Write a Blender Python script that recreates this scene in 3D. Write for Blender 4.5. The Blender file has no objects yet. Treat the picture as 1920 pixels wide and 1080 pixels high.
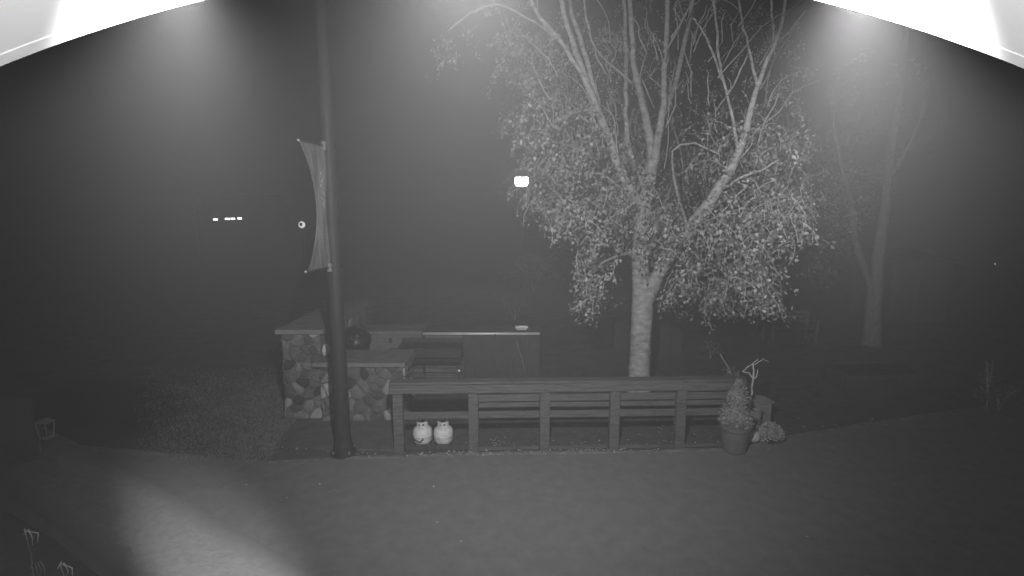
import bpy, math, random
import numpy as np
from mathutils import Vector, Matrix

random.seed(7)
RNG = np.random.default_rng(7)
S = bpy.context.scene
COL = S.collection
R = math.radians

# ------------------------------------------------------------------ camera
F, PITCH, CAMH = 950.0, R(8.4), 3.7          # focal length in pixels of a 1920 px wide frame
cam_d = bpy.data.cameras.new('camera')
cam_d.sensor_width = 36.0
cam_d.lens = F / 1920.0 * 36.0
cam_d.clip_start, cam_d.clip_end = 0.02, 2000.0
cam = bpy.data.objects.new('camera', cam_d)
COL.objects.link(cam)
cam.location = (0, 0, CAMH)
cam.rotation_euler = (R(90) - PITCH, 0, 0)
S.camera = cam
S.render.resolution_x, S.render.resolution_y = 1024, 576

# ------------------------------------------------------------------ world: a night sky seen in infrared, no colour
W = bpy.data.worlds.new('World')
S.world = W
W.use_nodes = True
nt = W.node_tree
nt.nodes.clear()
sky = nt.nodes.new('ShaderNodeTexSky')
sky.sky_type = 'NISHITA'
sky.sun_disc = False
sky.sun_elevation = R(-6.0)
sky.sun_rotation = R(200)
bw = nt.nodes.new('ShaderNodeRGBToBW')
bg = nt.nodes.new('ShaderNodeBackground')
bg.inputs['Strength'].default_value = 0.0005
wo = nt.nodes.new('ShaderNodeOutputWorld')
nt.links.new(sky.outputs[0], bw.inputs[0])
nt.links.new(bw.outputs[0], bg.inputs['Color'])
nt.links.new(bg.outputs[0], wo.inputs['Surface'])

S.view_settings.view_transform = 'Standard'
S.view_settings.look = 'None'
S.view_settings.exposure = 0.0
S.view_settings.gamma = 1.0
S.view_settings.use_curve_mapping = False
S.cycles.use_denoising = True
S.cycles.denoising_input_passes = 'RGB_ALBEDO'
S.cycles.max_bounces = 4
S.cycles.diffuse_bounces = 2
S.cycles.glossy_bounces = 2
S.cycles.volume_bounces = 0
S.cycles.sample_clamp_indirect = 2.0


def ray(px, py):
    """direction of the photograph's pixel (1920 x 1080) in the world"""
    u, v = (px - 960) / F, (540 - py) / F
    return Vector((u, math.cos(PITCH) + v * math.sin(PITCH), -math.sin(PITCH) + v * math.cos(PITCH)))


def at(px, py, Y):
    d = ray(px, py)
    return Vector((0, 0, CAMH)) + d * (Y / d.y)


def gp(px, py, z=0.0):
    d = ray(px, py)
    return Vector((0, 0, CAMH)) + d * ((z - CAMH) / d.z)


# ------------------------------------------------------------------ infrared light: main flood, camera emitters, and beams added for glare
def infrared(loc, target, energy, cone, blend=1.0, soft=0.03, shape=(1, 1, 0)):
    l = bpy.data.lights.new('infrared_beam', 'SPOT')
    l.energy = energy
    l.color = (1, 1, 1)
    l.spot_size = R(cone)
    l.spot_blend = blend
    l.shadow_soft_size = soft
    o = bpy.data.objects.new('infrared_beam', l)
    COL.objects.link(o)
    o.location = loc
    d = Vector(target) - Vector(loc)
    q = d.to_track_quat('-Z', 'Y').to_matrix().to_4x4() @ Matrix.Rotation(R(shape[2]), 4, 'Z')
    o.rotation_euler = q.to_euler()
    o.scale = (shape[0], shape[1], 1.0)             # oval beam
    return o


infrared(at(865, -185, 1.40), at(950, 540, 9.0), 1640, 110)                          # main flood
infrared(at(330, -85, 0.80), at(330, 300, 9.0), 1300, 60, shape=(0.62, 1.0, 0))      # unseen beam added for the left glare patch
infrared(at(1625, -75, 0.80), at(1635, 270, 9.0), 2250, 60, shape=(0.62, 1.0, 0))    # unseen beam added for the right glare patch
infrared((-2.6, -0.3, 3.2), (-3.2, 5.05, 0.0), 2100, 42, shape=(1.0, 0.23, -30))      # unseen beam added to brighten the glare band
infrared((0.0, -0.45, CAMH - 0.25), (0.0, 1.2, CAMH + 0.75), 300, 150)               # the camera's own emitters, under the white rim


# ------------------------------------------------------------------ materials (grey: infrared has no colour)
MATS = {}


def mat(name, base, rough=0.8, var=0.25, scale=8.0, stretch=(1, 1, 1), bump=0.0, metal=0.0, spec=0.3, detail=6.0, bscale=None):
    if name in MATS:
        return MATS[name]
    m = bpy.data.materials.new(name)
    m.use_nodes = True
    t = m.node_tree
    b = t.nodes['Principled BSDF']
    b.inputs['Roughness'].default_value = rough
    b.inputs['Metallic'].default_value = metal
    b.inputs['Specular IOR Level'].default_value = spec
    tc = t.nodes.new('ShaderNodeTexCoord')
    mp = t.nodes.new('ShaderNodeMapping')
    mp.inputs['Scale'].default_value = stretch
    n = t.nodes.new('ShaderNodeTexNoise')
    n.inputs['Scale'].default_value = scale
    n.inputs['Detail'].default_value = detail
    n.inputs['Roughness'].default_value = 0.65
    rp = t.nodes.new('ShaderNodeValToRGB')
    lo, hi = base * (1 - var), base * (1 + var)
    rp.color_ramp.elements[0].position = 0.3
    rp.color_ramp.elements[1].position = 0.7
    rp.color_ramp.elements[0].color = (lo, lo, lo, 1)
    rp.color_ramp.elements[1].color = (hi, hi, hi, 1)
    t.links.new(tc.outputs['Object'], mp.inputs[0])
    t.links.new(mp.outputs[0], n.inputs['Vector'])
    t.links.new(n.outputs['Fac'], rp.inputs[0])
    t.links.new(rp.outputs[0], b.inputs['Base Color'])
    if bump:
        bp = t.nodes.new('ShaderNodeBump')
        bp.inputs['Strength'].default_value = bump
        bp.inputs['Distance'].default_value = 0.02
        if bscale:
            n2 = t.nodes.new('ShaderNodeTexNoise')
            n2.inputs['Scale'].default_value = bscale
            n2.inputs['Detail'].default_value = 4
            t.links.new(mp.outputs[0], n2.inputs['Vector'])
            t.links.new(n2.outputs['Fac'], bp.inputs['Height'])
        else:
            t.links.new(n.outputs['Fac'], bp.inputs['Height'])
        t.links.new(bp.outputs[0], b.inputs['Normal'])
    MATS[name] = m
    return m


def leaf_mat(name, base, var=0.3):
    """thin leaves: diffuse plus translucent, each leaf island its own shade"""
    if name in MATS:
        return MATS[name]
    m = bpy.data.materials.new(name)
    m.use_nodes = True
    t = m.node_tree
    t.nodes.clear()
    out = t.nodes.new('ShaderNodeOutputMaterial')
    geo = t.nodes.new('ShaderNodeNewGeometry')
    mr = t.nodes.new('ShaderNodeMapRange')
    mr.inputs['To Min'].default_value = base * (1 - var)
    mr.inputs['To Max'].default_value = base * (1 + var)
    t.links.new(geo.outputs['Random Per Island'], mr.inputs['Value'])
    b = t.nodes.new('ShaderNodeBsdfPrincipled')
    b.inputs['Roughness'].default_value = 0.55
    b.inputs['Specular IOR Level'].default_value = 0.3
    tr = t.nodes.new('ShaderNodeBsdfTranslucent')
    mx = t.nodes.new('ShaderNodeMixShader')
    mx.inputs[0].default_value = 0.25
    t.links.new(mr.outputs[0], b.inputs['Base Color'])
    t.links.new(mr.outputs[0], tr.inputs['Color'])
    t.links.new(b.outputs[0], mx.inputs[1])
    t.links.new(tr.outputs[0], mx.inputs[2])
    t.links.new(mx.outputs[0], out.inputs['Surface'])
    MATS[name] = m
    return m


def glow_mat(name, strength):
    if name in MATS:
        return MATS[name]
    m = bpy.data.materials.new(name)
    m.use_nodes = True
    t = m.node_tree
    b = t.nodes['Principled BSDF']
    b.inputs['Base Color'].default_value = (0.8, 0.8, 0.8, 1)
    b.inputs['Emission Color'].default_value = (1, 1, 1, 1)
    b.inputs['Emission Strength'].default_value = strength
    MATS[name] = m
    return m


def soft_mat(name, inside, outside, var=0.25, scale=5.0):
    """ground whose edge blends into its surroundings by the 'edge' attribute"""
    m = mat(name, inside, 0.95, var, scale, bump=0.4, bscale=50, detail=10)
    t = m.node_tree
    b = t.nodes['Principled BSDF']
    rp = next(x for x in t.nodes if x.type == 'VALTORGB')
    at_ = t.nodes.new('ShaderNodeAttribute')
    at_.attribute_name = 'edge'
    n = t.nodes.new('ShaderNodeTexNoise')
    n.inputs['Scale'].default_value = 4.0
    n.inputs['Detail'].default_value = 8
    ad = t.nodes.new('ShaderNodeMath')
    ad.operation = 'MULTIPLY_ADD'
    ad.inputs[1].default_value = 0.9
    mr = t.nodes.new('ShaderNodeMapRange')
    mr.inputs['From Min'].default_value = 0.45
    mr.inputs['From Max'].default_value = 1.15
    mx = t.nodes.new('ShaderNodeMix')
    mx.data_type = 'RGBA'
    mx.inputs[6].default_value = (outside, outside, outside, 1)
    t.links.new(n.outputs['Fac'], ad.inputs[0])
    t.links.new(at_.outputs['Fac'], ad.inputs[2])
    t.links.new(ad.outputs[0], mr.inputs['Value'])
    t.links.new(mr.outputs[0], mx.inputs[0])
    t.links.new(rp.outputs[0], mx.inputs[7])
    t.links.new(mx.outputs[2], b.inputs['Base Color'])
    return m


def soft_sheet(name, rows, material, z):
    """rows of ground points across a strip; the edge attribute falls to 0 at both sides and ends"""
    nr, nc = len(rows), len(rows[0])
    m = MB()
    m.v = [Vector((p.x, p.y, z)) for r in rows for p in r]
    m.f = [(i * nc + k, i * nc + k + 1, (i + 1) * nc + k + 1, (i + 1) * nc + k) for i in range(nr - 1) for k in range(nc - 1)]
    o = m.build(name, material)
    a = o.data.attributes.new('edge', 'FLOAT', 'POINT')
    vals = []
    for i in range(nr):
        for k in range(nc):
            c = min(1.0, 3.0 * min(k, nc - 1 - k) / (nc - 1))
            e = min(1.0, 4.0 * min(i, nr - 1 - i) / (nr - 1))
            vals.append(c * e)
    a.data.foreach_set('value', vals)
    return o


def M(name):
    return MATS[name]


mat('asphalt', 0.155, 0.9, 0.14, 5.0, bump=0.35, bscale=90, detail=14)
mat('field_soil', 0.012, 0.95, 0.3, 2.0, bump=0.2, bscale=10)
soft_mat('lawn', 0.07, 0.012, 0.3, 2.0)
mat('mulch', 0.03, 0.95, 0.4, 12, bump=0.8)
mat('kerb', 0.15, 0.9, 0.4, 7, bump=0.6)
mat('pad', 0.085, 0.85, 0.25, 4, bump=0.2)
mat('dirt', 0.066, 0.95, 0.35, 5, bump=0.7, bscale=30)
soft_mat('glare_band', 0.25, 0.15, 0.15, 9.0)  # pale tone of the glare streak, put into the ground colour
soft_mat('painted_shade', 0.02, 0.06)  # dark tone that paints a shadow on the lawn
mat('white_paint', 0.8, 0.5, 0.04, 3)
mat('siding', 0.45, 0.6, 0.1, 4)
mat('fence_wood', 0.08, 0.85, 0.5, 5, (1, 1, 9), bump=0.25)
mat('fence_rail', 0.08, 0.85, 0.5, 5, (0.5, 7, 9), bump=0.25)
mat('dark_wood', 0.045, 0.7, 0.4, 6, (6, 6, 0.8), bump=0.2)
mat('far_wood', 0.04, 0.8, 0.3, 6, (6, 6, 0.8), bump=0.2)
mat('grey_wood', 0.06, 0.8, 0.3, 6, (6, 6, 0.8), bump=0.2)
mat('pole_paint', 0.022, 0.6, 0.3, 5, (3, 3, 0.6), spec=0.2)
mat('banner_cloth', 0.09, 0.8, 0.2, 4)
mat('banner_pale', 0.3, 0.8, 0.3, 30)
mat('bracket_steel', 0.35, 0.35, 0.3, 20, metal=0.6)
mat('mortar', 0.115, 0.95, 0.3, 14, bump=0.5)
for i, v in enumerate((0.028, 0.06, 0.09, 0.12, 0.16, 0.27)):
    mat('stone_%d' % i, v, 0.85, 0.35, 6 + i, bump=0.5)
mat('slab', 0.14, 0.8, 0.25, 6, bump=0.3)
mat('render_panel', 0.13, 0.85, 0.25, 5, (1, 1, 3))
mat('steel', 0.55, 0.28, 0.15, 4, (0.5, 8, 8), metal=1.0)
mat('nosing', 0.8, 0.45, 0.12, 6, metal=0.25)
mat('foil', 0.85, 0.4, 0.1, 30, metal=0.3, bump=0.4)
mat('black_enamel', 0.012, 0.4, 0.3, 10, spec=0.4)
mat('black_iron', 0.02, 0.55, 0.4, 9, spec=0.4)
mat('tank_paint', 0.5, 0.45, 0.12, 8, spec=0.4)
mat('tank_label', 0.06, 0.6, 0.3, 20)
mat('pumpkin', 0.42, 0.6, 0.15, 9)
mat('stem', 0.2, 0.9, 0.3, 20)
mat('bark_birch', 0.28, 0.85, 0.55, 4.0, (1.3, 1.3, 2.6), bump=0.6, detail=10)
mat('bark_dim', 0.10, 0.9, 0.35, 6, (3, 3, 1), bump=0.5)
mat('twig', 0.28, 0.9, 0.3, 20)
mat('pale_stick', 0.42, 0.8, 0.25, 20)
mat('pot_clay', 0.10, 0.8, 0.2, 6)
mat('pot_black', 0.015, 0.5, 0.2, 6)
mat('crate_wood', 0.18, 0.8, 0.35, 7, (1, 1, 5))
mat('cabinet', 0.07, 0.8, 0.2, 3, (1, 1, 4))
mat('lantern_metal', 0.4, 0.4, 0.2, 20, metal=0.5)
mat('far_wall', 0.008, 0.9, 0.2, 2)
mat('debris', 0.4, 0.8, 0.3, 8)
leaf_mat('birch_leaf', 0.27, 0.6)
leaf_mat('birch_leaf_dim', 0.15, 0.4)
leaf_mat('needle', 0.29, 0.4)
leaf_mat('petal', 0.36, 0.4)
leaf_mat('shrub_leaf', 0.14, 0.4)
leaf_mat('fallen', 0.42, 0.5)
leaf_mat('grass_blade', 0.19, 0.5)


# ------------------------------------------------------------------ mesh helpers
def origin_of(o):
    p = Vector((0, 0, 0))
    while o is not None:
        p += o.location
        o = o.parent
    return p


class MB:
    def __init__(self):
        self.v, self.f = [], []

    def add(self, verts, faces):
        n = len(self.v)
        self.v += [Vector(x) for x in verts]
        self.f += [tuple(i + n for i in f) for f in faces]
        return self

    def box(self, c, s, rot=None):
        """box of full size s, centre c"""
        vs = [Vector((x * s[0] / 2, y * s[1] / 2, z * s[2] / 2)) for x in (-1, 1) for y in (-1, 1) for z in (-1, 1)]
        if rot is not None:
            vs = [rot @ v for v in vs]
        c = Vector(c)
        return self.add([v + c for v in vs], [(0, 1, 3, 2), (4, 6, 7, 5), (0, 4, 5, 1), (2, 3, 7, 6), (0, 2, 6, 4), (1, 5, 7, 3)])

    def beam(self, a, b, w, h):
        """rectangular bar from a to b: w across (level), h upright"""
        a, b = Vector(a), Vector(b)
        d = (b - a).normalized()
        side = d.cross(Vector((0, 0, 1)))
        if side.length < 1e-4:
            side = Vector((1, 0, 0))
        side.normalize()
        up = side.cross(d).normalized()
        vs = [p + side * (sx * w / 2) + up * (sz * h / 2) for p in (a, b) for sx in (-1, 1) for sz in (-1, 1)]
        return self.add(vs, [(0, 2, 3, 1), (4, 5, 7, 6), (0, 1, 5, 4), (2, 6, 7, 3), (0, 4, 6, 2), (1, 3, 7, 5)])

    def tube(self, pts, rad, n=10, cap=True, wob=0.0):
        pts = [Vector(p) for p in pts]
        if not hasattr(rad, '__len__'):
            rad = [rad] * len(pts)
        base = len(self.v)
        ref = Vector((0.31, 0.95, 0.05))
        for i, p in enumerate(pts):
            d = (pts[min(i + 1, len(pts) - 1)] - pts[max(i - 1, 0)]).normalized()
            x = ref - d * ref.dot(d)
            if x.length < 1e-3:
                x = Vector((1, 0, 0)) - d * d.x
            x.normalize()
            y = d.cross(x)
            for k in range(n):
                a = 2 * math.pi * k / n
                r = rad[i] * (1 + (random.uniform(-wob, wob) if wob else 0))
                self.v.append(p + x * (r * math.cos(a)) + y * (r * math.sin(a)))
        for i in range(len(pts) - 1):
            for k in range(n):
                a, b = base + i * n + k, base + i * n + (k + 1) % n
                self.f.append((a, b, b + n, a + n))
        if cap:
            self.f.append(tuple(base + k for k in reversed(range(n))))
            self.f.append(tuple(base + (len(pts) - 1) * n + k for k in range(n)))
        return self

    def lathe(self, prof, c, n=24, rot=None, lobes=0, lobe_amp=0.0, closed=True):
        """profile of (radius, height) turned about the upright axis through c"""
        base = len(self.v)
        c = Vector(c)
        for r, h in prof:
            for k in range(n):
                a = 2 * math.pi * k / n
                rr = r * (1 + lobe_amp * abs(math.cos(a * lobes / 2)) if lobes else 1)
                p = Vector((rr * math.cos(a), rr * math.sin(a), h))
                self.v.append((rot @ p if rot is not None else p) + c)
        for i in range(len(prof) - 1):
            for k in range(n):
                a, b = base + i * n + k, base + i * n + (k + 1) % n
                self.f.append((a, b, b + n, a + n))
        if closed:
            self.f.append(tuple(base + k for k in reversed(range(n))))
            self.f.append(tuple(base + (len(prof) - 1) * n + k for k in range(n)))
        return self

    def build(self, name, material, parent=None, smooth=False, bevel=0.0, loc=None):
        o0 = origin_of(parent) if parent is not None else Vector(loc or (0, 0, 0))
        me = bpy.data.meshes.new(name)
        me.from_pydata([tuple(v - o0) for v in self.v], [], self.f)
        me.materials.append(M(material))
        if smooth:
            me.polygons.foreach_set('use_smooth', [True] * len(me.polygons))
        me.update()
        o = bpy.data.objects.new(name, me)
        COL.objects.link(o)
        if parent is not None:
            o.parent = parent
        else:
            o.location = o0
        if bevel:
            b = o.modifiers.new('bevel', 'BEVEL')
            b.width = bevel
            b.segments = 2
            b.limit_method = 'ANGLE'
        return o


def np_mesh(name, verts, faces_quads, material, parent=None, loc=(0, 0, 0), kind=None):
    """large leaf meshes: verts (n,3), quads (m,4)"""
    o0 = np.array(origin_of(parent)) if parent is not None else np.array(loc)
    me = bpy.data.meshes.new(name)
    me.vertices.add(len(verts))
    me.vertices.foreach_set('co', (np.asarray(verts) - o0).astype(np.float32).ravel())
    m = len(faces_quads)
    me.loops.add(m * 4)
    me.loops.foreach_set('vertex_index', np.asarray(faces_quads, dtype=np.int32).ravel())
    me.polygons.add(m)
    me.polygons.foreach_set('loop_start', np.arange(0, m * 4, 4, dtype=np.int32))
    me.update(calc_edges=True)
    me.materials.append(M(material))
    o = bpy.data.objects.new(name, me)
    COL.objects.link(o)
    if parent is not None:
        o.parent = parent
    else:
        o.location = tuple(o0)
    if kind:
        o['kind'] = kind
    return o


def leaves(points, length, width, droop=None, flat=False):
    """one folded leaf (two quads along the midrib) at each point; returns verts, quads"""
    P = np.asarray(points, dtype=float)
    n = len(P)
    L = length * RNG.uniform(0.5, 1.35, n)[:, None]
    Wd = width * RNG.uniform(0.7, 1.2, n)[:, None]
    if flat:
        ax = np.c_[RNG.normal(size=(n, 2)), RNG.normal(size=n) * 0.15]
        nr = np.c_[RNG.normal(size=(n, 2)) * 0.25, np.ones(n)]
    else:
        ax = RNG.normal(size=(n, 3))
        if droop is not None:
            ax[:, 2] -= droop
        nr = RNG.normal(size=(n, 3))
    ax /= np.linalg.norm(ax, axis=1, keepdims=True)
    side = np.cross(ax, nr)
    side /= np.linalg.norm(side, axis=1, keepdims=True) + 1e-9
    nn = np.cross(side, ax)
    fold = 0.18 * Wd
    base = P
    tip = P + ax * L
    m1 = P + ax * (0.42 * L)
    l = m1 + side * (Wd / 2) + nn * fold
    r = m1 - side * (Wd / 2) + nn * fold
    V = np.stack([base, r, m1 + ax * 0.2 * L, l, tip], axis=1).reshape(-1, 3)
    i = np.arange(n)[:, None] * 5
    Q = np.concatenate([i + np.array([[0, 1, 4, 2]]), i + np.array([[0, 2, 4, 3]])], axis=0)
    return V, Q


def thing(name, label, cat, loc, group=None):
    o = bpy.data.objects.new(name, None)
    COL.objects.link(o)
    o.location = loc
    o.empty_display_size = 0.1
    return tag(o, label, cat, group)


def tag(o, label, cat, group=None):
    o['label'] = label
    o['category'] = cat
    if group:
        o['group'] = group
    return o


def struct(o):
    o['kind'] = 'structure'
    return o


def V3(p, z=None):
    return Vector((p[0], p[1], p[2] if z is None else z))


# ------------------------------------------------------------------ ground, drive, painted glare band
GX, GY0, GY1 = 160.0, -20.0, 260.0
g = MB()
g.add([(-GX, GY0, 0), (GX, GY0, 0), (GX, GY1, 0), (-GX, GY1, 0)], [(0, 1, 2, 3)])
struct(g.build('ground', 'field_soil'))
struct(soft_sheet('lawn', [[Vector((-34 + 68 * k / 24, -8 + 38 * r / 24, 0)) for k in range(25)] for r in range(25)], 'lawn', 0.002))

kerb_px = [(-260, 800), (130, 836), (300, 851), (500, 867), (640, 859), (900, 851), (1150, 848), (1390, 842), (1480, 819), (1650, 791), (1850, 763), (2150, 726)]
KP = [gp(*p) for p in kerb_px]
d = MB()
poly = [V3(p, 0.004) for p in KP] + [Vector((16, -3, 0.004)), Vector((-14, -3, 0.004))]
d.add(poly, [tuple(reversed(range(len(poly))))])
struct(d.build('driveway', 'asphalt'))

# bare earth behind the rail fence
e = MB()
ep = [gp(745, 842, 0.004), gp(1385, 836, 0.004), gp(1560, 770, 0.004), gp(1500, 690, 0.004), gp(800, 690, 0.004)]
e.add([V3(p, 0.004) for p in ep], [(0, 1, 2, 3, 4)])
struct(e.build('bare_earth', 'dirt'))

# low kerb stones along the edge of the drive
kroot = struct(MB().add([(0, 0, 0)], []).build('kerb', 'kerb'))
seg = []
for a, b in zip(KP[1:-1], KP[2:]):
    n = max(1, int((b - a).length / 0.6))
    for i in range(n):
        seg.append((a.lerp(b, i / n), a.lerp(b, (i + 1) / n)))
for a, b in seg:
    dv = (b - a)
    a2, b2 = a + dv * 0.012, b - dv * 0.012
    z = random.uniform(-0.022, -0.008)
    k = MB().beam(V3(a2, z), V3(b2, z + random.uniform(-.004, .004)), 0.085, 0.06)
    k.build('kerb_stone', 'kerb', kroot, bevel=0.012)

# pale ground band in the near corner, a glare streak put into colour
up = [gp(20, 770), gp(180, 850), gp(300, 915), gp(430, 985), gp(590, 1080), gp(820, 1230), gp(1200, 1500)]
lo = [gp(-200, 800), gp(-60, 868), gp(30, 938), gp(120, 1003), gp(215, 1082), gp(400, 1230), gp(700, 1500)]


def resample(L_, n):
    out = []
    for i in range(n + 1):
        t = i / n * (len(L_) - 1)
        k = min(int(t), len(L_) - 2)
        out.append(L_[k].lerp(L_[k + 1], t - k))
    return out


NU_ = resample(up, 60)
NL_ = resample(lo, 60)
struct(soft_sheet('glare_band', [[a.lerp(b, k / 16) for k in range(17)] for a, b in zip(NL_, NU_)], 'glare_band', 0.009))

# dark planting bed in the near corner, a shadow painted dark on the lawn
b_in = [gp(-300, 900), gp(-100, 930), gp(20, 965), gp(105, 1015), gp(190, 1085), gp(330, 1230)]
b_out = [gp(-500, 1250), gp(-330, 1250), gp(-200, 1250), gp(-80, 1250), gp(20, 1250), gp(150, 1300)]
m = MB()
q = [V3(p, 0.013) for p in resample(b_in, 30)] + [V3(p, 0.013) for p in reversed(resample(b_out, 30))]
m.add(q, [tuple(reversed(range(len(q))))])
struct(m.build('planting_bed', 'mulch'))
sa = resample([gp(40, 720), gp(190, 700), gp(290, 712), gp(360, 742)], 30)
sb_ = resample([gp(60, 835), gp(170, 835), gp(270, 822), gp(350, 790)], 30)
struct(soft_sheet('shade_patch', [[a.lerp(b, k / 16) for k in range(17)] for a, b in zip(sa, sb_)], 'painted_shade', 0.007))

# concrete pad in front of the stone counter
pad = MB()
pp = [gp(556, 790), gp(515, 838), gp(640, 846), gp(742, 846), gp(742, 788)]
bot = [V3(p, 0.0) for p in pp]
top = [V3(p, 0.035) for p in pp]
n = len(pp)
pad.add(bot + top, [tuple(range(n, 2 * n))] + [(i, (i + 1) % n, (i + 1) % n + n, i + n) for i in range(n)])
struct(pad.build('paving_pad', 'pad'))

# ------------------------------------------------------------------ the house the camera hangs on
hw = thing('house_wall', 'pale sided house wall behind the viewpoint', 'wall', (0, -0.6, 0))
MB().box((0, -0.75, 3.2), (15, 0.2, 6.4)).build('wall_core', 'siding', hw)
for i in range(32):
    MB().box((0, -0.63, 0.1 + i * 0.2), (15, 0.04, 0.19), Matrix.Rotation(R(-5), 3, 'X')).build('siding_board', 'siding', hw)

# white curved rim crossing the top corners, built out as an overhead shell
cn = thing('overhead_rim', 'white curved rim cutting across both top corners', 'canopy', (0, -0.6, 3.9))
prof = []
for i in range(49):
    dx = -1500 + i * 3000 / 48
    prof.append(at(955 + dx, -72 + 2.136e-4 * dx * dx, 1.29))
for nm, y0, y1, t0, t1 in (('rim_shell', -0.58, 1.25, 0.0, 0.05), ('rim_front', 1.252, 1.29, -0.002, 0.09)):
    m = MB()
    nP = len(prof)
    vs = []
    for y, t in ((y0, t0), (y1, t0), (y1, t1), (y0, t1)):
        vs += [Vector((p.x, y, p.z + t)) for p in prof]
    fs = []
    for q in range(4):
        for i in range(nP - 1):
            a, b = q * nP + i, ((q + 1) % 4) * nP + i
            fs.append((a, a + 1, b + 1, b))
    fs += [(0, nP, 2 * nP, 3 * nP), (nP - 1, 4 * nP - 1, 3 * nP - 1, 2 * nP - 1)]
    m.add(vs, fs)
    m.build(nm, 'white_paint', cn, smooth=False)

# ------------------------------------------------------------------ lamp pole with banner
pb = gp(645, 851)
pole = thing('banner_pole', 'tall dark tapered steel pole carrying the banner, beside the stone counter', 'pole', V3(pb, 0))
px_, py_ = pb.x, pb.y
m = MB()
hs = [0.0, 0.25, 1, 2, 3, 4, 5, 6, 7, 8.2]
m.tube([(px_, py_, h) for h in hs], [0.118 - 0.0062 * h for h in hs], 20)
m.build('shaft', 'pole_paint', pole, smooth=True)
MB().lathe([(0.19, 0.004), (0.19, 0.05), (0.16, 0.07), (0.15, 0.16), (0.128, 0.22), (0.122, 0.26)], (px_, py_, 0), 20).build('base_flange', 'pole_paint', pole, smooth=False, bevel=0.006)
for k in range(4):
    a = R(45 + 90 * k)
    MB().lathe([(0.016, 0), (0.016, 0.035), (0.008, 0.045)], (px_ + 0.172 * math.cos(a), py_ + 0.172 * math.sin(a), 0.05), 6).build('anchor_bolt', 'bracket_steel', pole)
MB().lathe([(0.075, 0), (0.08, 0.03), (0.05, 0.09), (0.0, 0.11)], (px_, py_, 8.2), 14, closed=False).build('cap', 'pole_paint', pole, smooth=True)
zt, zb = at(612, 275, py_).z, at(612, 500, py_).z
arm_dir = Vector((-0.12, -0.52, 0)).normalized()
ARM = 0.57
for z in (zt, zb):
    r = 0.118 - 0.0062 * z
    MB().lathe([(r + 0.002, -0.03), (r + 0.012, -0.028), (r + 0.012, 0.028), (r + 0.002, 0.03)], (px_, py_, z), 18).build('strap', 'pole_paint', pole)
    bx = Vector((px_, py_, z)) + arm_dir * (r + 0.02)
    MB().box(bx, (0.05, 0.05, 0.12), Matrix.Rotation(math.atan2(arm_dir.y, arm_dir.x), 3, 'Z')).build('arm_bracket', 'bracket_steel', pole, bevel=0.005)
    ar = MB().tube([Vector((px_, py_, z)) + arm_dir * r, Vector((px_, py_, z)) + arm_dir * (r + ARM)], 0.011, 10).build('banner_arm', 'pole_paint', pole, smooth=True)
    MB().lathe([(0.004, -0.02), (0.018, -0.012), (0.022, 0), (0.018, 0.012), (0.004, 0.02)], Vector((px_, py_, z)) + arm_dir * (r + ARM + 0.012), 10).build('finial', 'bracket_steel', ar, smooth=True)

bn = thing('banner', 'slack grey cloth banner stretched between two short arms on the dark pole', 'banner', (px_, py_, zb))
perp = Vector((arm_dir.y, -arm_dir.x, 0))


def ban(u, v, off=0.0):
    s = math.sin(math.pi * v) ** 0.8
    w = ARM * 0.98 * (1 - 0.56 * s * (0.35 + 0.65 * u))
    p = Vector((px_, py_, zb + 0.012 + (zt - zb - 0.024) * v)) + arm_dir * (0.10 + u * w)
    bill = 0.035 * s * math.sin(math.pi * min(1, u * 1.1)) + 0.010 * math.sin(u * 11 + v * 5) * (0.3 + s) + 0.004 * math.sin(u * 29 - v * 9)
    return p + perp * (bill + off)


m = MB()
NU, NV = 20, 44
for off in (0.0, 0.004):
    base = len(m.v)
    for j in range(NV + 1):
        for i in range(NU + 1):
            m.v.append(ban(i / NU, j / NV, off))
    for j in range(NV):
        for i in range(NU):
            a = base + j * (NU + 1) + i
            q = (a, a + 1, a + NU + 2, a + NU + 1)
            m.f.append(q if off == 0 else tuple(reversed(q)))
m.build('cloth', 'banner_cloth', bn, smooth=True)
# small pale strokes running up the banner beside the pole
for k in range(26):
    v0 = 0.50 + 0.44 * k / 26 if k < 18 else 0.13 + 0.22 * (k - 18) / 8
    u0 = (0.16 + 0.05 * math.sin(k * 2.1)) if k < 18 else 0.28 + 0.05 * (k - 18) * 0.6
    pts = [(u0 + random.uniform(-.03, .03), v0), (u0 + random.uniform(-.05, .07), v0 + 0.009), (u0 + random.uniform(-.03, .03), v0 + 0.018)]
    mm = MB()
    for side in (1,):
        vs = []
        for (u, v) in pts:
            for du in (-0.010, 0.010):
                vs.append(ban(u + du, v, 0.0075))
        mm.add(vs, [(0, 1, 3, 2), (2, 3, 5, 4)])
    vs = []
    for (u, v) in pts:
        for du in (-0.010, 0.010):
            vs.append(ban(u + du, v, -0.0035))
    mm.add(vs, [(0, 2, 3, 1), (2, 4, 5, 3)])
    mm.build('pale_stroke', 'banner_pale', bn)

# ------------------------------------------------------------------ stone veneer
def clip(poly, a, b, c):
    """keep the part of the polygon where a*x + b*y <= c"""
    out = []
    for (x0, y0), (x1, y1) in zip(poly, poly[1:] + poly[:1]):
        d0, d1 = a * x0 + b * y0 - c, a * x1 + b * y1 - c
        if d0 <= 0:
            out.append((x0, y0))
        if (d0 < 0) != (d1 < 0) and abs(d0 - d1) > 1e-12:
            t = d0 / (d0 - d1)
            out.append((x0 + t * (x1 - x0), y0 + t * (y1 - y0)))
    return out


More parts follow.
